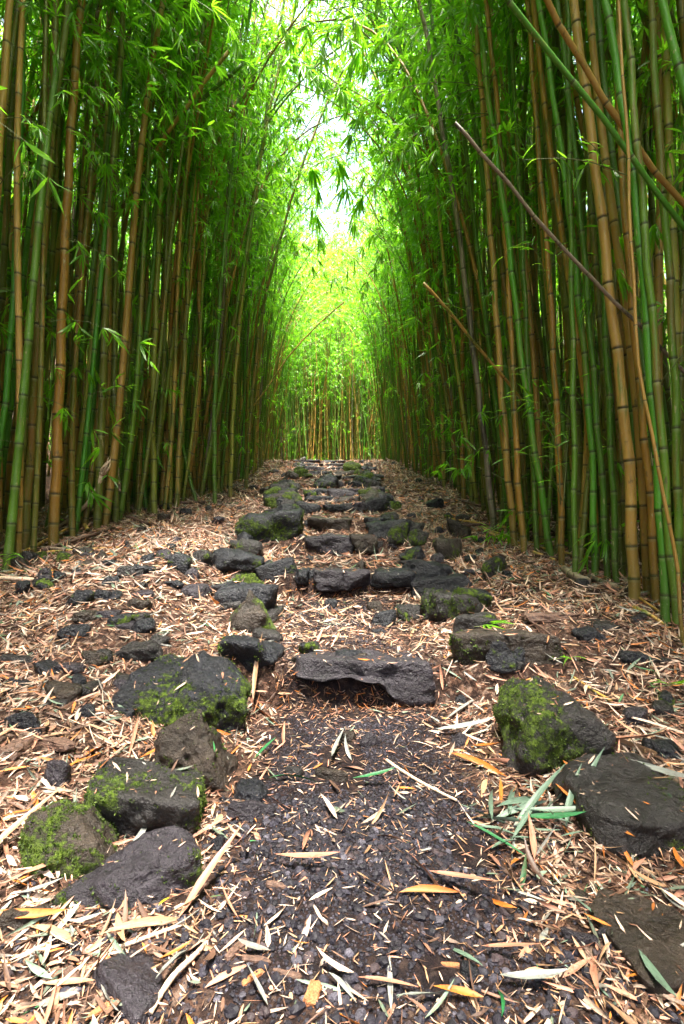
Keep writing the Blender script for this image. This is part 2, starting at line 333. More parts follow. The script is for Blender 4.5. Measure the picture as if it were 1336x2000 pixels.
def rock_shape(seed, kind, dims, lvl):
    r = np.random.default_rng(seed); D, Fc = ICO[lvl]
    nrm = []; dist = []
    if kind in 'sr':
        for ax in range(3):
            for sg in (-1, 1):
                n = np.zeros(3); n[ax] = sg; n += r.normal(0, .10 if ax < 2 else .045, 3); nrm.append(n); dist.append(.95 if ax < 2 else .9)
        for k in range(5):
            n = r.normal(0, 1, 3); n[2] *= .45; nrm.append(n); dist.append(r.uniform(1.0, 1.25))
        p = 16
    elif kind == 'p':
        a0 = r.uniform(0, 6.28)
        for k in range(4):
            a = a0+k*1.57+r.normal(0, .25); nrm.append([math.cos(a), math.sin(a), r.uniform(.55, .95)]); dist.append(r.uniform(.55, .68))
        nrm.append([0, 0, -1]); dist.append(.8)
        for k in range(4):
            n = r.normal(0, 1, 3); n[2] *= .3; nrm.append(n); dist.append(r.uniform(.85, 1.))
        p = 22
    else:
        for ax in range(3):
            for sg in (-1, 1):
                n = np.zeros(3); n[ax] = sg; n += r.normal(0, .22, 3); nrm.append(n); dist.append(r.uniform(.8, .98))
        for k in range(7):
            nrm.append(r.normal(0, 1, 3)); dist.append(r.uniform(.78, 1.05))
        p = 11
    nrm = norm(np.array(nrm, float)); q = np.maximum(0, D@nrm.T)/np.array(dist)
    rad = (q**p).sum(1)**(-1/p)
    V = D*rad[:, None]; ext = np.abs(V).max(0); V = V/ext*np.array(dims)/2
    s = min(dims)*.5+max(dims)*.12; off = r.uniform(0, 50, 3)
    k1, k2 = 1.6/max(dims), 5/max(dims)
    out = []
    for v, d in zip(V, D):
        a = mnoise.noise(Vector(v*k1*1.6+off)); b = mnoise.noise(Vector(v*k2*1.3+off))
        c = mnoise.noise(Vector(v*k2*3.4+off)) if lvl > 2 else 0
        out.append(v+d*(s*(.20*a+.13*b+.055*c)))
    V = np.array(out)
    return V, Fc
def vnormals(V, Fc):
    n = np.cross(V[Fc[:, 1]]-V[Fc[:, 0]], V[Fc[:, 2]]-V[Fc[:, 0]]); o = np.zeros_like(V)
    for k in range(3): np.add.at(o, Fc[:, k], n)
    return norm(o)
# (x0,y0,x1,y1, shape, moss 0-9, tone, label, short anchor)
RK = [
 (236,1289,472,1436,'b',5,'k','big blackish boulder with bright green moss on its front, left of the first step','the big blackish boulder'),
 (409,1250,548,1347,'b',4,'k','dark rounded boulder touching the left end of the nearest stone step','the dark boulder by the nearest step'),
 (251,1389,482,1551,'p',4,'n','peaked brown boulder with a sharp mossy ridge, in front of the big blackish boulder','the peaked brown boulder'),
 (141,1493,390,1656,'s',4,'g','flat-topped grey rock with moss speckles, below the peaked brown boulder','the flat-topped grey rock'),
 (16,1561,202,1727,'b',6,'n','rounded rock with yellow-green moss crown at the left frame edge','the moss-crowned rock'),
 (131,1661,419,1782,'b',3,'p','low lumpy purplish rock with a cleft, lowest of the left border stones','the low lumpy rock'),
 (-20,1771,73,1837,'s',0,'n','small bare grey-brown rock cut by the left frame edge near the bottom',None),
 (70,1488,136,1551,'b',1,'p','small angular purplish rock behind the moss-crowned rock',None),
 (-10,1412,70,1436,'s',0,'k','thin black flat stone half buried at the left frame edge',None),
 (152,1388,180,1407,'b',0,'k',None,None),(222,1263,309,1302,'b',0,'g','oval grey stone in the litter left above the big blackish boulder','the oval grey stone'),
 (102,1289,157,1323,'s',0,'p',None,None),(178,1278,212,1300,'b',0,'g',None,None),(-5,1281,68,1305,'s',1,'g',None,None),(128,1323,162,1347,'b',0,'k',None,None),
 (212,1331,262,1360,'b',0,'p',None,None),(490,1231,550,1257,'s',0,'g','flat dark shard lying behind the boulder at the nearest step',None),
 (453,1538,524,1575,'b',1,'k','shiny dark bumpy stone right of the peaked brown boulder',None),(440,1580,524,1609,'s',0,'p','flat purplish stone at the gravel edge right of the flat-topped rock',None),
 (555,1504,592,1525,'b',0,'g',None,None),(616,1504,676,1535,'s',0,'n','flat brown stone in the middle of the path below the nearest step','the flat brown stone in mid path'),
 (655,1428,697,1462,'b',0,'n',None,None),(406,1653,432,1677,'b',0,'k',None,None),
 (150,1870,325,2010,'s',0,'p','smooth bluish paving slab sunk in gravel at the bottom left','the sunken bluish slab'),
 (887,1250,1092,1326,'s',3,'n','long flat brown-grey slab at the right end of the nearest step','the long flat slab'),
 (955,1314,1065,1330,'s',3,'k','thin dark slab wedged beneath the long flat slab',None),
 (958,1323,1207,1514,'b',6,'g','largest mossy boulder on the right border, pitted grey top','the largest mossy boulder'),
 (1118,1493,1420,1703,'s',3,'g','big flat dark slab at the right frame edge below the largest mossy boulder','the big flat dark slab'),
 (1225,1700,1420,1995,'s',1,'n','smooth grey slab in the bottom right corner','the corner slab'),
 (1280,1457,1350,1493,'b',2,'k','black rock cut by the right frame edge behind the flat slab',None),(1283,1383,1330,1410,'b',0,'g',None,None),
 (1113,1803,1186,1876,'b',1,'p','rounded purplish cobble in the gravel at bottom right','the purplish cobble'),(1173,1826,1210,1852,'b',0,'p','small smooth oval pebble touching the purplish cobble',None),
 (1120,1753,1160,1779,'b',0,'n',None,None),(890,1205,971,1239,'s',1,'g','flat grey stone beneath fresh green leaves, right of the path',None),
 (701,1441,741,1465,'b',0,'p',None,None),(887,1441,919,1462,'b',0,'p',None,None),(893,1368,914,1386,'b',0,'k',None,None),
 (756,1857,785,1878,'b',0,'p','small bluish pebble alone in the foreground gravel','the bluish pebble'),(903,1907,940,1933,'b',0,'k',None,None),
 # left border going up
 (420,1141,546,1204,'b',1,'k','rounded black boulder beside the tread, left of the path','the rounded black boulder'),
 (428,1164,538,1240,'p',5,'n','small peaked brown rock with mossy right face before the rounded black boulder','the small peaked rock'),
 (413,1083,510,1138,'b',4,'k','lumpy dark boulder at the left end of the second step','the lumpy dark boulder'),
 (504,1102,578,1143,'s',1,'k','long dark stone joining the second step to the left border',None),
 (426,1109,510,1143,'p',5,'n','brown wedge-shaped rock with moss in front of the lumpy dark boulder',None),
 (449,1060,515,1088,'b',3,'g','grey weathered rock left of the third step',None),
 (468,1028,588,1080,'b',5,'k','broad mossy boulder left of the third step with bright moss front','the broad mossy boulder'),
 (504,1015,546,1039,'b',3,'k',None,None),(525,1002,599,1033,'b',6,'k','long mossy rock behind the broad mossy boulder',None),(517,996,557,1010,'b',5,'g',None,None),(570,989,622,1007,'s',1,'k',None,None),
 (355,1141,397,1177,'s',0,'p','upright flat purplish stone in the litter left of the path','the upright purplish stone'),
 (324,1086,368,1117,'b',3,'k',None,None),(368,1081,413,1101,'b',3,'g',None,None),(572,915,604,934,'b',9,'g','small rounded rock covered with bright moss high on the path','the bright mossy rock up the path'),
 (549,960,586,978,'b',5,'g',None,None),(593,960,617,978,'b',5,'k',None,None),(507,952,538,968,'b',4,'n',None,None),
 # right border going up
 (716,1025,803,1060,'s',1,'k','dark angular stone right of the third step',None),(756,1049,800,1081,'b',6,'g','mossy block at the right end of the third step',None),
 (775,1075,824,1107,'s',2,'g',None,None),(787,1101,882,1159,'b',2,'k','dark rugged boulder at the right end of the second step','the rugged boulder'),
 (806,1133,921,1167,'s',0,'k','smooth bluish-black slab in front of the rugged boulder',None),
 (834,1159,957,1212,'s',5,'g','flat mossy slab on the right border behind the nearest step','the flat mossy slab'),
 (848,1052,910,1096,'b',4,'n','round grey-green rock standing alone in litter right of the path','the lone round rock'),
 (939,1091,992,1128,'b',5,'g','mossy rock near the foot of the right bamboo','the mossy rock at the right bamboo'),(993,1110,1012,1134,'b',3,'g',None,None),(903,1117,929,1133,'b',0,'p',None,None),
 (837,978,868,994,'b',2,'k',None,None),(630,1175,659,1190,'b',0,'k',None,None),(719,1180,748,1198,'b',0,'n',None,None),
 (711,955,745,970,'b',3,'g',None,None),(709,968,764,986,'b',3,'k',None,None),(690,938,727,948,'s',2,'k',None,None),
 (667,902,703,923,'b',8,'g','bright mossy hump right of the upper path',None),(583,889,597,900,'b',4,'n',None,None),(612,929,667,955,'b',5,'k','mossy rock across the upper steps',None),
 (640,962,690,975,'s',1,'p',None,None),(690,1128,742,1142,'s',0,'n',None,None),
 (876,1018,923,1052,'b',2,'n','crumbling brown soil-covered mound above the lone round rock',None),
 # left litter field
 (49,1123,101,1153,'b',5,'k','squat mossy rock in the litter at far left','the squat mossy rock at far left'),(101,1123,125,1138,'b',0,'k',None,None),(20,1142,49,1166,'b',0,'k',None,None),
 (125,1158,180,1185,'b',3,'k','dark round-backed rock in the left litter field','the round-backed rock'),(178,1158,211,1173,'b',0,'k',None,None),(178,1188,225,1213,'s',0,'p',None,None),
 (254,1218,298,1243,'b',0,'k',None,None),(200,1211,258,1233,'s',0,'p',None,None),(230,1061,258,1074,'p',0,'g','small grey wedge stone alone near the left bamboo',None),
 (180,1078,211,1095,'p',0,'n',None,None),(17,1089,45,1115,'b',1,'n',None,None),(41,1100,73,1115,'s',1,'g',None,None),(65,1082,88,1097,'b',9,'g',None,None),
 (103,1082,138,1100,'b',9,'g','low stone cushioned in bright moss at the far left',None),(138,1074,176,1087,'b',5,'g',None,None),(271,1087,299,1102,'b',0,'k',None,None),
 (225,1102,277,1128,'s',2,'g','elongated slanting grey stone in the left litter field','the slanting elongated stone'),(410,1012,436,1027,'b',0,'p',None,None),(355,1117,385,1130,'b',0,'p',None,None),
 (318,1138,357,1155,'b',0,'k',None,None),(240,1153,292,1170,'s',0,'p',None,None),(310,1082,333,1097,'s',0,'p',None,None),(196,1098,224,1108,'b',0,'k',None,None),
]
R2 = random.Random(5)
for _ in range(150):      # small stones strewn either side of the path and up the hill
    y0 = R2.choice([R2.uniform(905, 1000), R2.uniform(1000, 1130), R2.uniform(1130, 1420)])
    k = (y0-890)/500
    x0 = R2.uniform(545-1300*k, 760+560*k) if y0 < 1130 else R2.choice([R2.uniform(0, 400), R2.uniform(0, 400), R2.uniform(560, 800), R2.uniform(960, 1300)])
    x0 = min(max(x0, 5), 1320)
    s = (9+max(0, y0-940)*.10)*R2.uniform(.6, 1.5)
    if 575 < x0 < 740 and y0 < 1130: s *= .8
    RK.append((x0, y0-s*.55, x0+s, y0, R2.choice('bbs'), R2.choice([0, 0, 2, 5]), R2.choice('kkgpn'), None, None))
for _ in range(48):       # moss-backed stones that edge the upper stair
    y1 = R2.uniform(902, 1000); s = (13+(y1-900)*.32)*R2.uniform(.6, 1.25); k = (y1-895)/110
    x = R2.choice([610-70*k, 700+50*k, 600-60*k, 690+60*k])+R2.gauss(0, 12)
    RK.append((x-s/2, y1-s*.5, x+s/2, y1, 'b', R2.choice([1, 3, 6, 8]), R2.choice('kkgn'), None, None))
BL = [(1000,560),(1050,505),(1100,462),(1150,450),(1200,462),(1250,500)]; BR = [(1000,722),(1050,775),(1100,825),(1150,870),(1200,915),(1250,960)]
for side in (BL, BR):
    for y in (968, 985, 1003, 1022, 1046, 1074, 1098, 1124, 1160, 1196, 1226):
        x = np.interp(y, [q[0] for q in side], [q[1] for q in side])+R2.gauss(0, 10)+(-14 if side is BL else 14)*R2.choice([0, 1]); w = (34+(y-960)*.16)*R2.uniform(.8, 1.3)
        RK.append((x-w/2, y-w*.5, x+w/2, y, R2.choice('bbs'), R2.choice([1, 3, 5]), R2.choice('kkg'), None, None))
ANCH = []; PEND = []; TOPS = []; ROCKPOS = []
def place_rock(i, e):
    x0, y0, x1, y1, kind, moss, tone, label, anc = e
    D, X0, _ = hit((x0+x1)/2, min(y1, 1990)); wpx = x1-x0
    if D > 14.9: D = 14.9; X0 = ((x0+x1)/2-668)/F*D
    Wd = wpx*D/F; dy = Wd*(.75 if kind != 's' else .6)
    if y0 > 1060:
        t = (y0-1000)/F; h = None
        for _ in range(6):
            gz = float(G(X0, D+dy*.7)); h = (CH-t*(D+dy*.8))-gz+.02
            if h < .16*Wd: dy *= .85
            elif h > .75*Wd: dy = min(dy*1.12, Wd*1.1)
            else: break
        h = min(max(h, .16*Wd if kind == 's' else .25*Wd), .8*Wd)
        if kind == 's':
            h = min(.13 if wpx < 200 or 'top' in (label or '') or 'long' in (label or '') else .075, .30*Wd)*(1 if label != None and 'paving' not in label and 'corner' not in label else .35); gz = float(G(X0, D+.1)); dy = min(max((CH-gz-h)/t-D, .25*Wd), 1.5*Wd)
    else: h = min(max((y1-y0)*D/F*.95, .3*Wd), .75*Wd)
    if wpx*.512 < 40: lvl = 2
    elif wpx < 190: lvl = 3
    else: lvl = 4
    yc = D+dy*(.5 if kind == 's' else .42)+.02; Xc = ((x0+x1)/2-668)/F*(D+dy*.25); gz = float(G(Xc, yc))
    Wd *= 1.10; h *= 1.12
    full = h*1.55+.02 if kind != 's' else h*1.5+.03
    V, Fc = rock_shape(100+i, kind, (Wd*1.02, dy, full), lvl)
    nn = vnormals(V, Fc); r = np.random.default_rng(i); off = r.uniform(0, 30, 3)
    base = {0: -.6, 1: -.25, 2: -.12, 3: 0.0, 4: .08, 5: .16, 6: .24, 7: .32, 8: .42, 9: .6}[moss]
    nz = np.array([mnoise.noise(Vector(v*(2.2/max(Wd, .1))+off)) for v in V])
    mv = base+.55*nz+.22*(1-np.abs(nn[:, 2])) + .11
    me = mesh_np('rock', V, [Fc], ROCKM[tone], True, {'moss': mv})
    o = link('rock', me); o.location = (Xc, yc, gz+h-full/2); o['category'] = 'rock'
    if kind == 's' and wpx < 190: o.rotation_euler = (r.normal(0, .1), r.normal(0, .12), r.normal(0, .3))
    elif wpx < 190: o.rotation_euler = (0, 0, r.normal(0, .3))
    ROCKPOS.append((Xc, yc, Wd/2, dy/2, gz+h))
    if o.rotation_euler[2] == 0 and wpx > 60: TOPS.append((V+np.array(o.location), Fc))
    if anc: ANCH.append((anc, Xc, yc))
    if label: tag(o, label); o['group'] = 'stones beside the path'
    else: PEND.append((o, moss, tone, Wd, Xc, yc, 'stone'))
    if moss >= 3 and wpx > 110:   # tufts of moss as real little blades
        r = np.random.default_rng(900+i); a = V[Fc]; area = np.linalg.norm(np.cross(a[:, 1]-a[:, 0], a[:, 2]-a[:, 0]), axis=1)
        n = int(min(5200, 1500+area.sum()*9000)); f = r.choice(len(Fc), n, p=area/area.sum()); b = r.dirichlet((1, 1, 1), n)
        P = (a[f]*b[:, :, None]).sum(1); nrm_ = norm((nn[Fc[f]]*b[:, :, None]).sum(1)); mvf = (mv[Fc[f]]*b).sum(1)
        keep = (mvf+.35*np.sin(P[:, 0]*90+P[:, 2]*70)*np.sin(P[:, 1]*80) > .50); P, nrm_ = P[keep], nrm_[keep]
        if len(P) > 60:
            dd = norm(nrm_+r.normal(0, .6, P.shape)); L = r.uniform(.005, .012, len(P))*min(1.4, .5+D*.3)
            Vt, Ft, m = leaves(P-nrm_*.002, dd, r.normal(0, 1, P.shape), L, L*.5, .4)
            mo = link('moss', mesh_np('moss', Vt, Ft, MOSSM, False, {'tint': np.repeat(r.random(len(P))*.9, m)}), o); mo['kind'] = 'stuff'
for i, e in enumerate(RK): place_rock(i, e)
# the stone steps: one slab (or two) at every riser
def slab(x0, x1, k, h, dep, tone, label, seed, moss=1, dz=0, dyy=0, cut=None):
    D, a, b = STEPS[k]; w = (x1-x0)*D/F; Xc = ((x0+x1)/2-668)/F*D
    V, Fc = rock_shape(seed, 'r', (w, dep, h), 4 if w*F/D > 110 else 3)
    if cut is not None:      # underside rises towards the left: a thin lip left, deep wedge right
        t = sst((V[:, 0]/w+.5-.40-.25*(h/2-V[:, 2])/h)/.11); bot = V[:, 2] < h*.2
        V[:, 2] = np.where(bot & (t < 1), V[:, 2]*t+(1-t)*(h*.10+.10*V[:, 2]-.012*np.sin(V[:, 0]*24)), V[:, 2])
    nn = vnormals(V, Fc); nz = np.array([mnoise.noise(Vector(v*4+Vector((seed, 0, 0)))) for v in V])
    mv = {0: -.6, 1: -.2, 2: -.05, 3: .1, 4: .2}[moss]+.5*nz
    o = link('step_stone', mesh_np('step_stone', V, [Fc], ROCKM[tone], True, {'moss': mv})); o.location = (Xc, D+dep*.42+dyy, b+.012+dz-h/2)
    TOPS.append((V+np.array(o.location), Fc)); tag(o, label, 'stone step', 'stone steps up the path'); ROCKPOS.append((Xc, D+dep*.42+dyy, w/2, dep/2, b+dz))
slab(556, 852, 0, .235, .26, 'p', 'widest and nearest stone step, a purplish slab with a dark wedge at its right', 1, 0, cut=1, dyy=.035)
slab(606, 724, 1, .17, .24, 'p', 'middle stone of the second step up the path', 2)
slab(572, 609, 1, .13, .2, 'k', 'short dark stone at the left end of the second step', 3)
slab(722, 822, 1, .15, .24, 'k', 'dark right-hand stone of the second step', 4)
slab(591, 690, 2, .21, .22, 'p', 'tall purplish face stone of the third step', 5)
slab(684, 752, 2, .19, .22, 'n', 'brown right-hand stone of the third step', 6)
slab(597, 692, 3, .16, .25, 'n', 'brown left stone of the fourth step', 7)
slab(709, 758, 3, .12, .2, 'k', 'short dark block at the right of the fourth step', 8)
slab(628, 695, 4, .10, .22, 'k', 'dark left slab of the fifth step', 9)
slab(668, 722, 4, .12, .3, 'p', 'purplish right slab of the fifth step', 10, dyy=.03, dz=.015)
slab(593, 655, 5, .11, .25, 'k', 'dark slab at the left of the sixth step', 11)
slab(656, 722, 5, .13, .25, 'n', 'brown slab at the right of the sixth step', 12)
for k, (a, b, c, d) in enumerate([(600, 665, 660, 715), (618, 672, 672, 716), (622, 668, 668, 706), (600, 650, 650, 704), (590, 640, 642, 690), (588, 632, 634, 690), (570, 625, 625, 680)]):
    nm = ['seventh', 'eighth', 'ninth', 'tenth', 'eleventh', 'twelfth', 'topmost'][k]
    slab(a, b, 6+k, .15, .3, 'kpgkpgp'[k], 'left slab of the %s step up the path' % nm, 30+k, 2); slab(c, d, 6+k, .15, .3, 'pkpnkgk'[k], 'right slab of the %s step up the path' % nm, 50+k, 2, dyy=.04)
# ------------------------------------------------------------ auto labels for small stones (where they lie)
USED = set()
def rel(x, y):
    a = min(ANCH, key=lambda q: (q[1]-x)**2+((q[2]-y)*.8)**2 if (abs(q[1]-x)+abs(q[2]-y)) > .03 else 99)
    dx, dy = x-a[1], y-a[2]
    d = ('right of' if dx > 0 else 'left of') if abs(dx) > abs(dy)*.8 else ('uphill of' if dy > 0 else 'downhill of')
    dist = math.hypot(dx, dy); return ('just ' if dist < .3 else ('' if dist < .8 else 'well '))+d+' '+a[0]
def unique(cands):
    for c in cands:
        if c not in USED: USED.add(c); return c
    return cands[-1]
def zone(x, y):
    return ('near', 'partway', 'far')[0 if y < 4 else 1 if y < 8 else 2], ('left' if x < xc(y)-.4 else 'right' if x > xc(y)+.4 else 'middle')
ORD = ['', 'nearest ', 'second-nearest ', 'third-nearest ', 'fourth-nearest ', 'fifth-nearest ', 'sixth-nearest ', 'seventh-nearest ', 'eighth-nearest ', 'ninth-nearest ', 'tenth-nearest ', 'eleventh-nearest ', 'twelfth-nearest ', 'thirteenth-nearest ', 'fourteenth-nearest ']
def label_all(pend, noun_f, cat, group):
    b = {}
    for e in pend: b.setdefault(noun_f(e), []).append(e)
    for base, es in b.items():
        es.sort(key=lambda e: e[5])
        for k, e in enumerate(es):
            lab = base if len(es) == 1 else (ORD[min(k+1, 14)] + base if k < 14 else 'farther ' + base)
            tag(e[0], lab, cat, group)
def rockdesc(e):
    o, moss, tone, Wd, x, y, _ = e
    s = 'tiny' if Wd < .07 else 'small' if Wd < .13 else 'medium'
    return '%s %s%s stone, %s' % (s, 'mossy ' if moss >= 4 else '', TONE[tone], rel(x, y))
label_all(PEND, rockdesc, 'rock', 'stones beside the path')
# ------------------------------------------------------------ gravel
def on_rock(x, y, pad=.0):
    m = np.zeros(len(x), bool)
    for rx, ry, a, b, _ in ROCKPOS: m |= ((x-rx)/(a+pad))**2+((y-ry)/(b+pad))**2 < .8
    return m
def gravel(n, ylo, yhi, lvl, smin, smax):
    x = rng.normal(.12, .48, n); y = rng.uniform(ylo, yhi, n); x = np.where(y > 1.45, xc(y)+(x-.12)*.55, x*1.2)
    keep = (~on_rock(x, y)) & (vnoise(x*5, y*5, 21)+.25*vnoise(x*19, y*19, 22) > -.34+.2*(y > 2.0)) & (rng.random(n) > .6*litter_amount(x, y)); x, y = x[keep], y[keep]; n = len(x)
    B, Fc = ICO[lvl]; s = (smin+(smax-smin)*rng.random(n)**3)
    sc = s[:, None]*np.c_[rng.uniform(.8, 1.3, n), rng.uniform(.7, 1.1, n), rng.uniform(.5, .85, n)]
    a = rng.uniform(0, 6.28, n); V = B[None]*sc[:, None]*(1+rng.normal(0, .14, (n, len(B), 1)))
    ca, sa = np.cos(a)[:, None], np.sin(a)[:, None]; V = np.stack([V[..., 0]*ca-V[..., 1]*sa, V[..., 0]*sa+V[..., 1]*ca, V[..., 2]], -1)
    V += np.stack([x, y, G(x, y)+s*.25], -1)[:, None]
    t = rng.random(n)[:, None]; c = np.where(t < .5, [[.010, .009, .013]], np.where(t < .78, [[.022, .020, .028]], np.where(t < .93, [[.034, .024, .026]], [[.060, .055, .07]])))*rng.uniform(.6, 1.4, (n, 1))
    return V.reshape(-1, 3), (np.arange(n)[:, None, None]*len(B)+Fc[None]).reshape(-1, 3), np.repeat(c, len(B), 0)
A = Acc()
for a in ((5600, .95, 1.9, 1, .003, .014), (38000, .95, 2.55, 0, .002, .0065), (9000, 2.7, 4.0, 0, .003, .008)):
    V, Fc, c = gravel(*a); A.add(V, [Fc], col=c)
tag(link('gravel', A.build('gravel', GRAVEL, False)), 'dark bluish cinder gravel covering the middle of the path', 'gravel', None, 'stuff')
# ------------------------------------------------------------ leaf litter
names = list(DRY); PAL = np.array([DRY[k] for k in names])*0.97
def palette(n, r, green=.04):
    p = np.array([.22, .17, .36, .06, .07, .08, .07, .01, .0]); p /= p.sum(); return r.choice(len(names), n, p=p)
def litter(n, ylo, yhi, xlo, xhi, Lr, wr, rich, r, lift=.012, thresh=1.):
    y = r.uniform(ylo, yhi, n); x = r.uniform(xlo, xhi, n); fr = np.abs(x/np.maximum(y, .5)) < .75
    k = (r.random(n) < litter_amount(x, y)*thresh) & fr; x, y = x[k], y[k]
    onr = on_rock(x, y); k = ~onr | (r.random(len(x)) < .3); x, y = x[k], y[k]; n = len(x)
    e = .02; gxn = (G(x+e, y, False)-G(x-e, y, False))/(2*e); gyn = np.clip((G(x, y+e, False)-G(x, y-e, False))/(2*e), -1.2, 1.2); up = norm(np.c_[-gxn, -gyn, np.ones(n)])
    a = r.uniform(0, 6.28, n); d = np.c_[np.cos(a), np.sin(a), np.zeros(n)]; d -= up*(d*up).sum(1)[:, None]; d += up*r.normal(0, .13, n)[:, None]; up2 = norm(up+r.normal(0, .28, (n, 3)))
    L = r.uniform(*Lr, n); w = r.uniform(*wr, n)
    P = np.c_[x, y, G(x, y)]+up*(r.uniform(0, 1, n)[:, None]**1.5*lift+.004)-d*(L*.5)[:, None]
    V, Fc, m = leaves(P, d, up2, L, w*np.exp(r.normal(0, .3, n)), r.normal(0, .3, n), rich, r.normal(0, 1.1, n))
    c = PAL[palette(n, r)]*r.uniform(.4, 1.3, (n, 1)); dk = r.random(n) < (.14 if rich else .26); c[dk] = np.array([.085, .042, .026])*r.uniform(.5, 1.5, (dk.sum(), 1)); return V, Fc, np.repeat(c, m, 0)
A = Acc()
for args in ((15000, .85, 3.3, -2.9, 2.8, (.045, .13), (.005, .012), True),
             (36000, .85, 3.3, -2.9, 2.8, (.010, .05), (.002, .007), False),
             (60000, 3.3, 7.0, -3.8, 3.4, (.05, .15), (.006, .014), False),
             (16000, 3.3, 7.0, -3.8, 3.4, (.015, .04), (.004, .010), False),
             (56000, 7.0, 15.5, -3.6, 3.2, (.06, .16), (.010, .022), False)):
    V, Fc, c = litter(*args, rng, .014); A.add(V, Fc, col=c)
# needles and stalk fibres, also over the gravel and the tread
for n, xl, xh, yl, yh in ((4800, -1.0, 1.2, .9, 2.6), (3500, -.6, .8, 2.5, 4.1)):
    x = rng.uniform(xl, xh, n); y = rng.uniform(yl, yh, n); a = rng.uniform(0, 6.28, n); d = np.c_[np.cos(a), np.sin(a), rng.normal(0, .12, n)]
    L = rng.uniform(.012, .05, n); V, Fc, m = leaves(np.c_[x, y, G(x, y)+.006], d, np.tile([0, 0, 1.], (n, 1))+rng.normal(0, .3, (n, 3)), L, rng.uniform(.0015, .005, n), rng.normal(0, .1, n))
    A.add(V, Fc, col=np.repeat(PAL[rng.choice([0, 1, 2, 6], n)]*rng.uniform(.6, 1.1, (n, 1)), m, 0))
from mathutils.bvhtree import BVHTree
for Vr, Fr in TOPS:          # crumbs and blades that came to rest on the stones
    bt = BVHTree.FromPolygons([tuple(v) for v in Vr], [tuple(int(q) for q in f) for f in Fr]); lo, hi = Vr.min(0), Vr.max(0); n = int(min(60, 260*(hi[0]-lo[0])*(hi[1]-lo[1])+6)); ps, ns = [], []
    for _ in range(n):
        h_ = bt.ray_cast(Vector((rng.uniform(lo[0], hi[0]), rng.uniform(lo[1], hi[1]), hi[2]+1)), Vector((0, 0, -1)))
        if h_[0] is not None and h_[1].z > .55: ps.append(tuple(h_[0])); ns.append(tuple(h_[1]))
    if not ps: continue
    ps, ns = np.array(ps), np.array(ns); n = len(ps); d = rng.normal(0, 1, (n, 3)); d -= ns*(d*ns).sum(1)[:, None]; L = np.where(rng.random(n) < .25, rng.uniform(.03, .08, n), rng.uniform(.006, .03, n))
    V, Fc, m = leaves(ps+ns*.003, d, ns+rng.normal(0, .15, (n, 3)), L, L*.13+.001, rng.normal(0, .15, n)); A.add(V, Fc, col=np.repeat(PAL[palette(n, rng)]*rng.uniform(.5, 1.2, (n, 1)), m, 0))
for k, (D, a, b_) in enumerate(STEPS[:7]):
    n = [900, 500, 250, 200, 150, 120, 100][k]; x = float(xc(D))+rng.uniform(-.42, .42, n); t = rng.random(n); y = D+.0+.075*t; z = G(x, y)
    d = rng.normal(0, 1, (n, 3))*np.array([1, .4, .9]); L = rng.uniform(.012, .06, n)
    V, Fc, m = leaves(np.c_[x, y-.008, z], d, rng.normal(0, 1, (n, 3)), L, rng.uniform(.0015, .007, n), rng.normal(0, .3, n)); c = PAL[rng.choice([0, 1, 3, 6], n)]*rng.uniform(.15, .9, (n, 1)); A.add(V, Fc, col=np.repeat(c, m, 0))
tag(link('leaf_litter', A.build('leaf_litter', LITTER)), 'pink, tan and grey dry bamboo leaves carpeting the slope', 'leaf litter', None, 'stuff')
# single fallen leaves: the 260 that show largest
LM = {}
def leaf_mesh(shape, colr, L=.10, w=.0092):
    k = (shape, colr)
    if k not in LM:
        r = np.random.default_rng(shape*7+1); be = [.05, .25, -.2, .4, .1, -.35, .15][shape % 7]; tw = [0, .8, -.5, 1.6, -1.2, .3, 2.2][shape % 7]
        V, Fc, m = leaves(np.array([[-L/2, 0, .0]]), np.array([[1., r.normal(0, .1), 0]]), np.array([[0, 0, 1.]]), L, w*(1+.25*(shape % 3)), be, True, tw)
        V[:, 1] += .10*L*math.sin(shape*1.7)*np.sin((V[:, 0]/L+.5)*3.1)
        LM[k] = mesh_np('fallen_leaf', V, Fc, DRYM[colr], True, None)
    return LM[k]
LEAFP = []
def put_leaf(x, y, yaw, shape, colr, sc=1., tilt=(0, 0), dz=.012, wsc=1., label=None):
    o = link('fallen_leaf', leaf_mesh(shape, colr)); o.location = (x, y, float(G(x, y))+dz); e = .03
    gxn = float(G(x+e, y, False)-G(x-e, y, False))/(2*e); gyn = float(G(x, y+e, False)-G(x, y-e, False))/(2*e)
    up = Vector((-gxn, -min(gyn, 1), 1)).normalized(); q = Vector((0, 0, 1)).rotation_difference(up)
    o.rotation_mode = 'QUATERNION'; o.rotation_quaternion = q @ Euler((tilt[0], tilt[1], yaw)).to_quaternion(); o.scale = (sc, sc*wsc, sc)
    if label: tag(o, label, 'leaf', 'fallen leaves on the path'); USED.add(label)
    else: LEAFP.append((o, shape, colr, sc, x, y, yaw))
RL = random.Random(3)
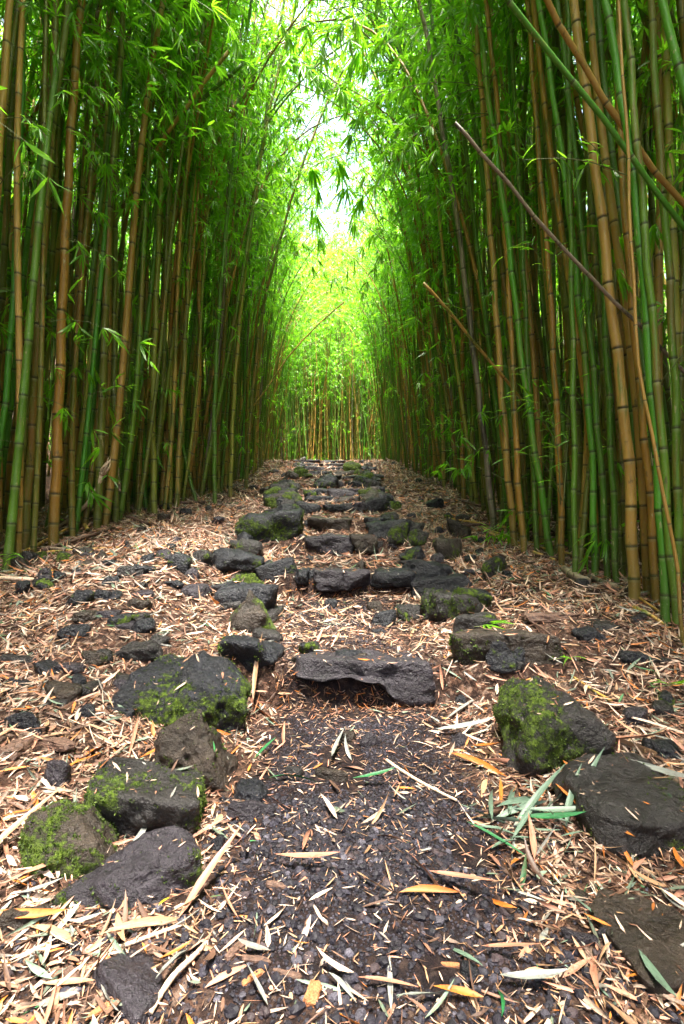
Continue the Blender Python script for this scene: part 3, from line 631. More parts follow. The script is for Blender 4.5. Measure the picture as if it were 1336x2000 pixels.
# foreground leaves placed from the photograph: (px, py, screen angle deg, length px, colour)
HL = [(150,1690,-38,215,'salmon','longest salmon leaf leaning up across the low lumpy rock'),(370,1870,-62,170,'silver','broad silvery leaf lying upright at the bottom left'),
 (263,1660,-88,70,'silver',None),(335,1752,0,130,'salmon',None),(290,1825,-25,170,'tan',None),(410,1740,-65,160,'salmon',None),(60,1745,5,90,'orange','orange leaf at the left frame edge below the moss-crowned rock'),
 (520,1478,-50,60,'green','upright half of the green leaf pair below the peaked boulder'),(572,1528,-8,100,'green','flat green leaf below the peaked boulder pointing right'),(730,1535,-6,90,'green','single dark green leaf in the middle of the path'),
 (565,1455,62,90,'salmon',None),(490,1375,45,70,'salmon',None),(505,1330,-75,90,'tan',None),(520,1400,30,100,'orange',None),(400,1640,-28,90,'salmon',None),(470,1600,-30,120,'salmon',None),
 (600,1700,5,140,'salmon',None),(860,1720,30,150,'salmon',None),(840,1755,-5,130,'orange',None),(905,1745,20,140,'salmon',None),(730,1740,25,80,'tan',None),(980,1555,-60,70,'orange',None),
 (1125,1530,85,90,'orange','orange leaf standing on the dark slab edge'),(1160,1610,55,140,'orange','curled orange-brown leaf in front of the big flat slab'),(1250,1690,33,230,'tan','largest curled brown leaf running to the right frame edge'),
 (1010,1600,-10,140,'grey-green',None),(1050,1590,-20,160,'grey-green',None),(1100,1560,-25,140,'grey-green',None),(1030,1620,-30,120,'grey-green',None),(990,1640,10,130,'grey-green',None),(1080,1620,12,130,'green','dark green leaf in the grey-green leaf heap'),
 (1060,1640,-5,150,'grey-green',None),(1000,1570,-55,90,'grey-green',None),(1150,1550,-28,110,'grey-green',None),(950,1610,15,110,'grey-green',None),(970,1660,35,120,'green',None),(1020,1690,-35,90,'orange',None),
 (1030,1655,-80,80,'salmon',None),(1100,1650,-30,130,'salmon',None),(930,1500,25,110,'orange',None),(960,1480,40,80,'orange',None),(1000,1500,5,130,'salmon',None),(915,1385,-20,130,'silver',None),(940,1365,-35,110,'silver',None),
 (905,1430,-5,120,'silver',None),(870,1420,10,110,'salmon',None),(600,1650,-80,70,'salmon',None),(660,1475,-60,60,'silver',None),(860,1960,-8,170,'silver','long silvery leaf at the bottom right beneath the cobbles'),(760,1935,2,130,'salmon',None),
 (1160,1900,-70,120,'salmon',None),(1290,1950,85,130,'grey-green','pale green leaf upright on the corner slab edge'),(970,1975,-85,90,'green','dark green leaf at the bottom edge right of centre'),(320,1780,-70,30,'yellow','small bright yellow leaf below the low lumpy rock'),
 (40,1640,-60,130,'tan',None),(20,1690,40,140,'salmon',None),(160,1620,-30,120,'orange',None),(100,1590,-25,150,'orange',None),(60,1800,-10,150,'orange',None),(40,1880,-25,150,'orange',None),(110,1840,12,140,'tan',None),
 (1240,1470,25,130,'salmon',None),(1200,1450,30,140,'tan',None),(1280,1430,20,120,'pale',None),(1220,1400,35,110,'orange',None),(1300,1520,28,110,'silver',None),(1190,1500,60,90,'silver',None),(420,1440,-10,90,'orange',None),
 (330,1480,-35,100,'orange',None),(230,1520,-45,90,'salmon',None),(260,1450,60,90,'salmon',None),(205,1460,-55,120,'orange',None),(1040,1925,-3,140,'silver',None),(1075,1575,-35,120,'grey-green',None),(1020,1580,-15,130,'grey-green',None),(1120,1590,-40,110,'grey-green',None),(985,1615,-5,120,'grey-green',None),(1050,1610,25,120,'grey-green',None),(1000,1660,-20,110,'grey-green',None),(1090,1605,5,140,'grey-green',None),(1135,1630,-18,120,'grey-green',None),(960,1585,-65,90,'grey-green',None),(1000,1890,15,120,'salmon',None)]
for i, (px, py, ang, Lp, colr, lab) in enumerate(HL):
    D, x, z = hit(px, py); a = math.radians(-ang); k = (py-1000)/F*1.0
    dx, dy = math.cos(a), math.sin(a)/max(.35, min(1, k))     # undo foreshortening of the ground
    yaw = math.atan2(dy, dx); L = Lp*D/F*math.hypot(dx, min(abs(dy), 1.4))*.95
    put_leaf(x, D, yaw, i % 7, colr, L/.10, (RL.gauss(0, .15), RL.gauss(0, .1)), .034 if colr in ('grey-green', 'green') else .024, min(1, .10/L+.3), lab)
tries = 0
while len(LEAFP) < 215 and tries < 6000:
    tries += 1; y = .95+2.2*RL.random()**1.4; x = RL.uniform(-.68, .68)*y
    if RL.random() > float(litter_amount(np.array([x]), np.array([y]))[0])+.06 or on_rock(np.array([x]), np.array([y]))[0]: continue
    put_leaf(x, y, RL.uniform(0, 6.28), RL.randrange(7), RL.choice(['salmon']*5+['tan']*4+['pale']*4+['orange']*3+['grey-green']*2+['silver']*2+['dark brown']), RL.uniform(.7, 1.3), (RL.gauss(0, .3), RL.gauss(0, .15)), RL.uniform(.01, .025))
DIRS = ['pointing sideways', 'pointing away', 'slanting']
def leafdesc(e):
    o, sh, c, sc, x, y, yaw = e; a = abs(math.sin(yaw)); d = 'lying crosswise' if a < .45 else 'pointing uphill' if a > .88 else 'lying aslant'
    return '%s%s leaf %s, %s' % ('long ' if sc > 1.15 else 'short ' if sc < .85 else '', {'pale': 'pale cream', 'salmon': 'salmon-pink', 'silver': 'silvery grey'}.get(c, c), d, rel(x, y))
b = {}
for e in LEAFP: b.setdefault(leafdesc(e), []).append(e)
for base, es in b.items():
    es.sort(key=lambda e: e[5])
    for k, e in enumerate(es): tag(e[0], base if len(es) == 1 else ORD[k+1]+base if k < 14 else 'farther '+base, 'leaf', 'fallen leaves on the path')
# ------------------------------------------------------------ bamboo
def culm_curve(P, inter=.36, r0=.03, taper=.75, sides=10, ringr=1.13, simple=False, n0=0.):
    """P: polyline points base->tip. returns V, faces, v, h, node positions"""
    P = np.asarray(P, float); seg = np.r_[0, np.cumsum(np.linalg.norm(np.diff(P, axis=0), axis=1))]; Lt = seg[-1]
    nodes = []; s = .05+n0
    k = 0
    while s < Lt: nodes.append(s); s += inter*min(1.15, .45+.12*k+.0); k += 1
    ss, vv, rr = [0.], [0.], [1.02]
    for k, s in enumerate(nodes):
        pr = r0*(1-taper*(s/Lt)); e = min(.010, pr*.4)
        if simple: pts = [(-e, .995, 1.), (0, ringr, 0), (e, ringr*.97, .01)]
        else: pts = [(-2.4*e, .995, -.06), (-.8*e, 1.05, -.012), (-.3*e, 1.01, -.006), (.1*e, 1.0, 0.002), (.5*e, ringr, .006), (1.2*e, 1.03, .02), (3*e, .985, .06)]
        for dsx, f, fv in pts:
            if 0 < s+dsx < Lt: ss.append(s+dsx); rr.append(f); vv.append(k+1+(fv if fv < .5 else -.03))
    ss.append(Lt); rr.append(1); vv.append(len(nodes)+.5)
    ss = np.array(ss); o = np.argsort(ss); ss = ss[o]; rr = np.array(rr)[o]; vv = np.array(vv)[o]
    # add mid samples so that bends stay smooth
    if not simple:
        add = (ss[1:]+ss[:-1])/2; mk = (ss[1:]-ss[:-1]) > .12; add = add[mk]
        av = np.interp(add, ss, vv); ar = np.full(len(add), .96); ss = np.r_[ss, add]; vv = np.r_[vv, av]; rr = np.r_[rr, ar]; o = np.argsort(ss); ss, vv, rr = ss[o], vv[o], rr[o]
    Q = np.stack([np.interp(ss, seg, P[:, c]) for c in range(3)], -1); rad = r0*(1-taper*ss/Lt)*rr
    V, Fs = tube(Q, rad, sides)
    vv2 = np.r_[np.repeat(vv, sides), vv[0], vv[-1]]; hh = np.r_[np.repeat(ss, sides), 0, Lt]
    nd = [(np.array([np.interp(s, seg, P[:, c]) for c in range(3)]), r0*(1-taper*s/Lt), s) for s in nodes]
    return V, Fs, vv2, hh, nd
def smooth_line(pts, n=26):
    pts = np.asarray(pts, float); t = np.r_[0, np.cumsum(np.linalg.norm(np.diff(pts, axis=0), axis=1))]; q = np.linspace(0, t[-1], n)
    Q = np.stack([np.interp(q, t, pts[:, c]) for c in range(3)], -1)
    for _ in range(3): Q[1:-1] = .25*Q[:-2]+.5*Q[1:-1]+.25*Q[2:]
    return Q
def crown(nd, Lt, r, start, per=2, fans=6, nl=5, leafL=(.11, .18), brL=(.5, 1.1), low=0, acc=None):
    """branches with leaf fans at the nodes; returns mesh data (leaves) and twig tubes"""
    PB, DB, UB, LB, WB, BB = [], [], [], [], [], []; TW = Acc()
    for p, rad, s in nd:
        if s < start*Lt and r.random() > low: continue
        f = (s/Lt-start)/(1-start)
        for k in range(per if s >= start*Lt else 1):
            az = r.uniform(0, 6.28); L = r.uniform(*brL)*(1-.5*max(0, f)); el = r.uniform(.2, .9)
            d0 = np.array([math.cos(az)*math.cos(el), math.sin(az)*math.cos(el), math.sin(el)])
            t = np.linspace(0, 1, 5); Pp = p+np.outer(t*L, d0)+np.outer(t**2, [0, 0, -L*r.uniform(.35, .9)])
            V, Fs = tube(Pp, np.linspace(.0035, .001, 5), 3, False); TW.add(V, Fs)
            T = norm(np.gradient(Pp, axis=0))
            for j in range(fans):
                q = .25+.75*(j+1)/fans; i = q*4; i0 = min(int(i), 3); c = Pp[i0]+(Pp[i0+1]-Pp[i0])*(i-i0)
                fd = norm(T[i0]*.6+r.normal(0, .55, 3)+np.array([0, 0, -.15])); c = c+fd*r.uniform(.02, .16)
                m = r.integers(nl-2, nl+2); side = norm(np.cross(fd, r.normal(0, 1, 3)))
                for a in np.linspace(-1.0, 1.0, m)+r.normal(0, .12, m):
                    dd = fd*math.cos(a)+side*math.sin(a); dd = dd+np.array([0, 0, -.35])
                    PB.append(c); DB.append(dd); UB.append(np.array([0, 0, 1.])+r.normal(0, .45, 3)); LB.append(r.uniform(*leafL)*(1-.25*abs(a))); WB.append(r.uniform(.016, .026)); BB.append(r.uniform(.1, .5))
    if not PB: return None
    n = len(PB); V, Fs, m = leaves(np.array(PB), np.array(DB), np.array(UB), np.array(LB), np.array(WB), np.array(BB), False, r.normal(0, .5, n))
    cl = np.repeat(r.random(n//5+1), 5)[:n]; ti = np.clip(.5*cl+.45*r.random(n), 0, .96); ti[r.random(n) < .012] = 1
    out = Acc(); out.add(V, Fs, tint=np.repeat(ti, m)); return out, TW
def foliage_mesh(c, name='foliage'):
    out, TW = c; nV = out.n; nf0 = sum(len(f) for fs in out.F.values() for f in fs)
    me1 = out.build(name, LEAFG, False)
    return me1, TW.build('branches', TWIG)
# 18 shared culm shapes, leaning along +x
VAR = []; cols = ['green', 'green', 'green', 'olive', 'olive', 'olive', 'tan', 'olive', 'orange-brown', 'green', 'yellow-green', 'yellow-green', 'bright green', 'green', 'olive', 'tan', 'grey', 'green']
for i, colr in enumerate(cols):
    r = np.random.default_rng(40+i); H = r.uniform(8.5, 11.5); lean = r.uniform(.0, .10); arch = (r.uniform(.1, .9) if i % 4 else r.uniform(2.3, 3.4)) if colr != 'grey' else .1
    s = np.linspace(0, 1, 30); x = lean*s*H+arch*s**3.2+.05*np.sin(s*9+r.uniform(0, 6)); yy = .10*np.sin(s*5+r.uniform(0, 6))*s*2+.03*np.sin(s*14); z = s*H-.55*arch*s**5
    P = np.c_[x, yy, z]; P[:, :2] -= P[0, :2]; P[:, 2] -= .12
    V, Fs, vv, hh, nd = culm_curve(P, r.uniform(.30, .40), r.uniform(.023, .033), .72, 8, 1.12, True)
    st = mesh_np('stalk', V, Fs, CULM[colr], True, {'v': vv, 'h': hh})
    c = crown(nd, hh.max(), r, r.uniform(.38, .52), 2, 5, 5, leafL=(.14, .25), brL=(.5, 1.05), low=.09) if colr != 'grey' else None
    VAR.append((st, *(foliage_mesh(c) if c else (None, None)), colr, r, lean))
def edgeL(y): return float(np.interp(y, [0, 4, 5.3, 6, 8, 11, 14, 16, 19], [-2.4, -2.38, -2.32, -2.2, -1.95, -1.9, -2.08, -2.2, -2.4]))
def edgeR(y): return float(np.interp(y, [0, 2.9, 4, 6, 7.8, 10.5, 14, 16, 19], [1.95, 2.0, 1.95, 1.85, 1.85, 1.82, 1.42, 1.35, 1.5]))
# hero culms traced stalk by stalk: (points px base..top, width px, colour, label, D or None)
HC = [
 ([(26,1078),(60,700),(75,370),(108,225),(133,0)],16,'olive','olive culm turning tan upward, second from the left foreground group',None),
 ([(47,1078),(71,700),(82,490),(100,300),(110,0)],15,'olive','olive and brown culm standing right beside the leftmost rooted one',None),
 ([(104,1066),(118,700),(130,400),(148,110),(158,0)],19,'orange-brown','thick orange-brown culm, foremost of the left grove, green at its foot',None),
 ([(-30,1120),(20,700),(37,374),(45,110),(48,0)],13,'bright green','slim green culm rising along the left frame edge',3.9),
 ([(-60,1130),(-20,600),(0,260),(19,0)],17,'tan','tan culm cut by the upper left frame corner',3.6),
 ([(10,1040),(22,900),(52,640),(70,430),(85,200),(92,0)],15,'orange-brown','brown culm rising behind the leftmost pair',4.6),
 ([(224,1022),(226,860),(222,700),(226,400),(232,150),(235,0)],13,'olive','blotchy olive culm with pale scars beside the frayed sheath',None),
 ([(267,1000),(264,800),(262,700),(272,500),(284,374),(285,0)],11,'green','straight green culm right of the blotchy olive one',None),
 ([(286,998),(276,850),(275,700),(279,400),(283,100),(284,0)],10,'bright green','bright green culm next to the straight green one, kinked at the foot',None),
 ([(303,1006),(297,850),(301,700),(309,490),(318,224),(326,0)],12,'yellow-green','pale yellow-green culm with white flecks in the left grove',None),
 ([(148,1008),(149,850),(151,700),(168,486),(195,243),(215,0)],12,'tan','tan culm leaning right behind the thick orange-brown one',None),
 ([(197,985),(198,850),(200,700),(206,300),(212,0)],10,'orange-brown','thin reddish brown culm left of the blotchy olive one',5.6),
 ([(344,990),(352,850),(360,700),(372,450),(392,150),(400,0)],10,'tan','tan culm standing left of the curved brown one',None),
 ([(363,976),(372,910),(383,850),(389,760),(391,700),(388,500),(400,200)],9,'orange-brown','curved reddish brown culm in the middle of the left grove',None),
 ([(387,981),(360,900),(326,700),(300,560)],7,'green','thin green culm leaning back to the left',None),
 ([(305,670),(311,636),(352,355),(415,64)],8,'tan','long tan culm leaning right across the upper left leaves',6.5),
 ([(180,420),(262,310),(350,205),(445,101)],8,'tan','dead tan pole slanting up right through the left leaves',5.6),
 ([(190,365),(243,307),(355,212),(472,127)],8,'green','dark green pole slanting up right below the tan pole',6.2),
 ([(300,480),(314,449),(400,300),(500,150)],7,'olive','dark olive pole slanting up towards the sky gap',6.8),
 ([(250,1003),(240,800),(236,600),(244,300),(255,0)],9,'olive','olive culm close behind the blotchy one',5.9),
 ([(420,985),(418,800),(428,600),(450,350),(470,150)],9,'green','green culm at the front edge halfway up the left grove',None),
 ([(450,972),(455,800),(470,600),(498,380),(520,250)],8,'yellow-green','yellow-green culm arching over the path from the left',None),
 ([(480,955),(490,800),(512,600),(560,420)],7,'olive','olive culm arching inward high on the left',None),
 ([(505,770),(560,690),(620,630),(672,590)],3.2,'tan','thin tan pole slanting over the path below the dark leaf cluster',10.0),
 # right
 ([(1300,1216),(1291,984),(1279,842),(1268,700),(1246,397),(1218,202),(1182,0)],17,'bright green','bright green culm in front at the right, nearest of all',None),
 ([(1323,1224),(1302,1000),(1296,880),(1281,700),(1262,480),(1250,337),(1233,150),(1221,0)],16,'green','green culm with tan scratches beside the nearest bright green one',None),
 ([(1240,1176),(1233,1000),(1227,842),(1204,700),(1177,434),(1162,318),(1135,112),(1120,0)],21,'tan','thickest mottled tan culm with a rotten hole, right grove',None),
 ([(1283,1106),(1270,962),(1261,868),(1242,700),(1221,412),(1206,225),(1210,0)],15,'orange-brown','orange culm bending left behind the two nearest green ones',3.3),
 ([(1326,1110),(1322,842),(1317,700),(1304,487),(1296,374),(1281,206),(1272,0)],16,'green','dark green culm hugging the right frame edge',3.1),
 ([(1420,900),(1380,400),(1334,150),(1296,0)],19,'bright green','bright green culm crossing the upper right corner',2.6),
 ([(1128,1117),(1150,925),(1162,850),(1182,700),(1206,505),(1229,359),(1251,262),(1294,22),(1300,0)],11,'olive','rough olive culm leaning to the right against its neighbours',None),
 ([(1122,1112),(1122,925),(1119,700),(1113,337),(1109,0)],11,'green','upright green culm crossed at its foot by the rough leaning one',3.75),
 ([(1162,1123),(1158,887),(1142,700),(1120,479),(1098,300),(1057,30),(1053,0)],13,'bright green','bright green culm left of the mottled tan one',None),
 ([(1188,1130),(1176,925),(1160,750),(1140,480),(1118,250),(1090,0)],12,'green','green culm between the bright green and the mottled tan ones',None),
 ([(1079,1089),(1057,962),(1038,831),(1017,700),(997,487),(971,318),(948,150),(934,0)],13,'bright green','green culm leaning strongly left in the middle of the right grove',None),
 ([(1098,1104),(1094,925),(1081,700),(1072,500),(1061,412),(1046,225),(1031,0)],12,'orange-brown','orange-tan culm right of the strongly leaning green one',None),
 ([(1006,1070),(989,887),(975,700),(956,412),(941,187),(926,0)],13,'tan','tan-topped olive culm left of the strongly leaning green one',None),
 ([(1024,1082),(1008,887),(1001,700),(982,337),(963,112),(948,0)],12,'orange-brown','brownish culm with green foot right behind the tan-topped one',None),
 ([(966,1040),(948,868),(926,700),(892,412),(858,225),(836,75),(818,0)],12,'grey','dark weathered culm reaching furthest into the centre from the right',None),
 ([(975,1030),(985,960),(990,925),(1000,880)],9,'olive','short leaning culm stub behind the dark weathered one',None),
 ([(1500,470),(1336,300),(1158,105),(1016,0),(960,-60)],12,'bright green','fallen green pole slanting across the upper right',2.6),
 ([(1500,410),(1336,265),(1244,172),(1143,52),(1090,0),(1040,-55)],13,'tan','fallen tan pole just above the green slanting pole',2.75),
 ([(1480,760),(1336,640),(1113,445),(1001,337),(888,240)],8,'grey','long grey dead pole with a broken tip slanting over the right grove',2.95),
 ([(963,662),(900,610),(828,553)],6.5,'tan','short broken tan pole pointing at the path from the right',4.4),
 ([(905,975),(902,800),(905,600),(880,420),(840,300)],9,'orange-brown','orange-brown culm at the path edge halfway up the right',None),
 ([(868,955),(862,800),(868,640),(850,500),(800,330)],8,'tan','tan culm bending over the path midway on the right',None),
 ([(1050,1075),(1040,900),(1030,700),(1018,400),(1000,100),(995,0)],10,'green','shadowed green culm behind the leaning group at right',4.7),
 ([(1205,1090),(1195,900),(1180,600),(1168,300),(1160,0)],12,'green','dark green culm half hidden by the mottled tan one',3.6),
 ([(1336,1130),(1316,1020),(1250,780),(1235,560),(1228,300)],7,'tan','slender tan culm slanting in from the right frame edge',2.7),
]
RING = Acc(); V, Fs = tube(np.array([[0, 0, -.22], [0, 0, -.10], [0, 0, 0], [0, 0, .12], [0, 0, .22]]), [1.0, 1.10, 1.045, 1.15, 1.0], 14, False); RING.add(V, Fs)
def mat_ring():
    m, nt = newmat('node_ring'); tc = N(nt, 'ShaderNodeTexCoord').outputs['Object']; z = N(nt, 'ShaderNodeSeparateXYZ'); nt.links.new(tc, z.inputs[0])
    c = ramp(nt, math_(nt, 'ADD', z.outputs[2], .5), [(.28, (.14, .15, .05)), (.45, (.10, .09, .025)), (.5, (.012, .010, .004)), (.60, (.07, .065, .015)), (.75, (.05, .07, .010))])
    principled(nt, c, .5); return m
RINGM = RING.build('node_ring', mat_ring())
def pt(px, py, D): return np.array([(px-668)/F*D, D, CH+(1000-py)/F*D])
HEROX = []; HROOT = []
def C0(o): return tuple(o.location)
for i, (pts, wpx, colr, lab, D) in enumerate(HC):
    rooted = True
    if D is None: D, bx, bz = hit(*pts[0])
    P = np.array([pt(px, py, D) for px, py in pts]); r = np.random.default_rng(300+i)
    floats = ('pole' in lab or 'stub' in lab or 'short' in lab)
    rad = wpx*D/F/2*.98
    if pts[0][1] > 930:
        g = float(G(P[0, 0], P[0, 1])); P[0, 2] = min(P[0, 2], g)-.06
    elif not floats or 'stub' in lab:       # base hidden by its neighbours: carry the stalk down to the ground
        d = P[0]-P[1]; 
        base = P[0]+d/abs(d[2])*(P[0, 2]-float(G(P[0, 0], P[0, 1]))+.08); P = np.r_[[base], P]
    else:                  # fallen poles lean down into the grove behind
        P[:, 1] += np.linspace(.35, 0, len(P)) if P[0, 0] > 0 else np.linspace(.3, 0, len(P))
        d = norm(P[0]-P[1]); d[2] = -.55; g = float(G(P[0, 0]+d[0], P[0, 1])); k = (P[0, 2]-g)/.55
        P = np.r_[[P[0]+d*k], P]
    broken = 'broken' in lab or 'pole' in lab or 'stub' in lab
    if not broken:        # grow on above the frame, arching towards the path
        d = norm(P[-1]-P[-2]); inward = -1 if P[0, 0] > 0 else 1; top = P[-1]; rem = max(1.5, 9.5-(P[-1, 2]-P[0, 2]))
        for k in range(1, 7): t = k/6*rem; P = np.r_[P, [top+d*t+np.array([inward*.035*t*t, 0, -.02*t*t])]]
    C = smooth_line(P, 40); C[:, 0] += .008*np.sin(np.arange(40)*1.9+i)*np.r_[0, np.ones(39)]
    tp = .12 if broken else .55
    V, Fs, vv, hh, nd = culm_curve(C-C[0], r.uniform(.36, .46) if D < 4.5 else .38, rad/(.96), tp, 14, 1.02)
    e = empty('bamboo_culm', C[0]); grp = 'bamboo culms of the %s grove' % ('left' if C[0][0] < 0 else 'right'); tag(e, lab, 'bamboo', grp)
    USED.add(lab)
    st = link('stalk', mesh_np('stalk', V, Fs, CULM[colr], True, {'v': vv, 'h': hh}), e)
    for p, rr_, s in nd:
        z = p[2]+C[0][2]
        if D < 7.5 and (CH+1.04*D) > z and rr_ > .006:
            o = link('node_ring', RINGM, st); o.location = p
            j = np.argmin(np.linalg.norm(C-C[0]-p, axis=1)); j = min(max(j, 1), 38); t = Vector(C[j+1]-C[j-1]).normalized()
            o.rotation_mode = 'QUATERNION'; o.rotation_quaternion = Vector((0, 0, 1)).rotation_difference(t); o.scale = (rr_*.985, rr_*.985, max(.006, rr_*.26))
    if not broken and colr != 'grey':
        c = crown(nd, hh.max(), r, .5 if D < 5 else .40, 2, 5, 5, leafL=(.14, .21), low=.06 if D < 6 else .12)
        if c:
            a, b = foliage_mesh(c); tag(link('foliage', a, e), None, None, None, 'stuff'); tag(link('branches', b, e), None, None, None, 'stuff')
    HEROX.append((C[0][0], C[0][1], colr, lab, P)); HROOT.append((e, C, None)) if not broken else 0
# ---- the rest of the grove
rp = np.random.default_rng(77); cand = []
heroxy = np.array([(h[0], h[1]) for h in HEROX])
cell = {}
def ok(x, y, dmin):
    cx, cy = int(x//.25), int(y//.25)
    for a in range(cx-1, cx+2):
        for b_ in range(cy-1, cy+2):
            for q in cell.get((a, b_), ()):
                if (q[0]-x)**2+(q[1]-y)**2 < dmin*dmin: return False
    cell.setdefault((cx, cy), []).append((x, y)); return True
for h in heroxy: ok(h[0], h[1], 0)
for _ in range(60000):
    side = rp.choice([-1, 1]); y = rp.uniform(-4.5, 23) if rp.random() < .66 else 19+rp.random()**1.3*17
    if y < 19: e = edgeL(y) if side < 0 else edgeR(y); q = rp.random()**1.9*10; x = e+side*q
    else:
        x = rp.uniform(-9, 9) if rp.random() < .5 else rp.uniform(-4.5, 4); q = y-19
        if y < 21.5+.5*math.sin(x*2) and -3.2 < x < 2.4: continue
    dens = 1 if q < 1.2 else .75
    if rp.random() > dens: continue
    if y < 3.4 and q < .35: continue
    if ok(x, y, .125 if q < 1.0 else .21): cand.append((x, y, q))
    if len(cand) > 5600: break
cand = np.array(cand)
scr = np.abs(cand[:, 0])/np.maximum(cand[:, 1], .2); vis = (scr < .70) & (cand[:, 1] > 2.5)
score = np.where(vis, cand[:, 2]*1.0+cand[:, 1]*.10, 99); order = np.argsort(score); NI = 300-len(HC)
ind = [k for k in order[:NI]]
protos = {}
CUL = []; src0 = {}
for k in ind:
    x, y, q = cand[k]; vi = int(rp.integers(len(VAR))); st, fo, br, colr, _, lean = VAR[vi]
    root = empty('bamboo_culm', (x, y, float(G(x, y, False)))); sgn = -1 if x < 0 else 1
    if y > 19: sgn = rp.choice([-1, 1])
    ang = (0 if sgn < 0 else math.pi)+rp.normal(0, .55); sc = rp.uniform(.82, 1.2)*float(np.interp(y, [5, 13, 19, 24], [1, .76, .75, 1.0]))
    tl = rp.normal(0, .035); root.rotation_euler = (rp.normal(0, .03), tl, ang); root.scale = (sc*rp.uniform(.85, 1.15),)*2+(sc,)
    link('stalk', st, root)
    if fo and (rp.random() < .72 or y > 15 or len(src0) < 30 and st.name not in src0): src0[st.name] = 1; tag(link('foliage', fo, root), None, None, None, 'stuff'); tag(link('branches', br, root), None, None, None, 'stuff')
    CUL.append((root, colr, sc, q, x, y, lean))
def culmdesc(e):
    o, colr, sc, q, x, y, lean = e
    side = 'left' if x < 0 else 'right'
    row = 'front edge' if q < .3 else 'second row' if q < .8 else 'back rows'
    near = min(HEROX, key=lambda h: (h[0]-x)**2+(h[1]-y)**2+(50 if h[0]*x < 0 else 0))
    up = 'by the second step' if y < 4.5 else 'by the third step' if y < 5.3 else 'by the fifth step' if y < 6.6 else 'by the eighth step' if y < 9 else 'near the top of the stair' if y < 13 else 'at the crest' if y < 18 else 'beyond the crest'
    if y < 3.5: up = 'beside the nearest step'
    return '%s%s culm, %s, %s grove, %s' % ('thick ' if sc > 1.08 else 'slim ' if sc < .93 else '', colr, row, side, up)
b = {}
for e in CUL: b.setdefault(culmdesc(e), []).append(e)
for base, es in b.items():
    es.sort(key=lambda e: e[5])
    for k, e in enumerate(es): tag(e[0], base if len(es) == 1 else ORD[min(k+1, 14)]+base if k < 14 else 'farther '+base, 'bamboo', 'bamboo culms of the %s grove' % ('left' if e[4] < 0 else 'right'))
# thicket behind: one object, instanced by geometry nodes from the culm shapes above
iset = set(ind); rest = [cand[k] for k in range(len(cand)) if k not in iset]
rest = np.array(rest); n = len(rest)
tm = bpy.data.meshes.new('bamboo_thicket'); tm.vertices.add(n); tm.vertices.foreach_set('co', np.c_[rest[:, 0], rest[:, 1], G(rest[:, 0], rest[:, 1], False)].astype(np.float32).ravel())
rot = np.c_[rp.normal(0, .03, n), rp.normal(0, .04, n), np.where(rest[:, 0] < 0, 0, math.pi)+rp.normal(0, .7, n)]
bw = rest[:, 1] > 19; rot[bw, 2] = rp.uniform(0, 6.28, bw.sum())
a = tm.attributes.new('rot', 'FLOAT_VECTOR', 'POINT'); a.data.foreach_set('vector', rot.astype(np.float32).ravel())
a = tm.attributes.new('scl', 'FLOAT', 'POINT'); a.data.foreach_set('value', (rp.uniform(.8, 1.2, n)*np.interp(rest[:, 1], [5, 13, 19, 24], [1, .76, .72, 1.0])).astype(np.float32))
# crowns are kept on a share of the stems so that light still falls between them
idx = rp.integers(0, len(VAR), n); bare = rp.random(n) < .68; idx = np.where(bare, idx+len(VAR), idx)
a = tm.attributes.new('idx', 'INT', 'POINT'); a.data.foreach_set('value', idx.astype(np.int32))
tobj = link('bamboo_thicket', tm); tag(tobj, 'crowded back rows of bamboo stems and leaves behind the front culms', 'bamboo', None, 'stuff')
ng = bpy.data.node_groups.new('thicket', 'GeometryNodeTree')
ng.interface.new_socket('Geometry', in_out='INPUT', socket_type='NodeSocketGeometry'); ng.interface.new_socket('Geometry', in_out='OUTPUT', socket_type='NodeSocketGeometry')
gi, go = ng.nodes.new('NodeGroupInput'), ng.nodes.new('NodeGroupOutput')
# source objects: for each shape one individual culm already standing in the grove
src = {}
for e in CUL:
    ch = list(e[0].children); st = [c for c in ch if c.name.startswith('stalk')][0]; key = st.data.name
    if key not in src or len(ch) > len(src[key]): src[key] = ch
def objinfo(o):
    q = ng.nodes.new('GeometryNodeObjectInfo'); q.transform_space = 'ORIGINAL'; q.inputs['Object'].default_value = o; return q.outputs['Geometry']
def named(name, t):
    q = ng.nodes.new('GeometryNodeInputNamedAttribute'); q.data_type = t; q.inputs['Name'].default_value = name; return [s for s in q.outputs if s.enabled and s.name == 'Attribute'][0]
join_all = ng.nodes.new('GeometryNodeJoinGeometry')
cur = []
for (st, fo, br, colr, _, _) in VAR:
    for withleaf in (1, 0):
        chs = src.get(st.name)
        if chs is None: continue
        g2 = ng.nodes.new('GeometryNodeJoinGeometry')
        for c in reversed(chs):
            if withleaf or c.name.startswith('stalk'): ng.links.new(objinfo(c), g2.inputs[0])
        t = ng.nodes.new('GeometryNodeGeometryToInstance'); ng.links.new(g2.outputs[0], t.inputs[0]); ng.links.new(t.outputs[0], join_all.inputs[0])
iop = ng.nodes.new('GeometryNodeInstanceOnPoints'); ng.links.new(gi.outputs[0], iop.inputs['Points']); ng.links.new(join_all.outputs[0], iop.inputs['Instance'])
iop.inputs['Pick Instance'].default_value = True
ng.links.new(named('idx', 'INT'), iop.inputs['Instance Index'])
e2r = ng.nodes.new('FunctionNodeEulerToRotation'); ng.links.new(named('rot', 'FLOAT_VECTOR'), e2r.inputs[0]); ng.links.new(e2r.outputs[0], iop.inputs['Rotation'])
ng.links.new(named('scl', 'FLOAT'), iop.inputs['Scale']); ng.links.new(iop.outputs[0], go.inputs[0])
md = tobj.modifiers.new('thicket', 'NODES'); md.node_group = ng
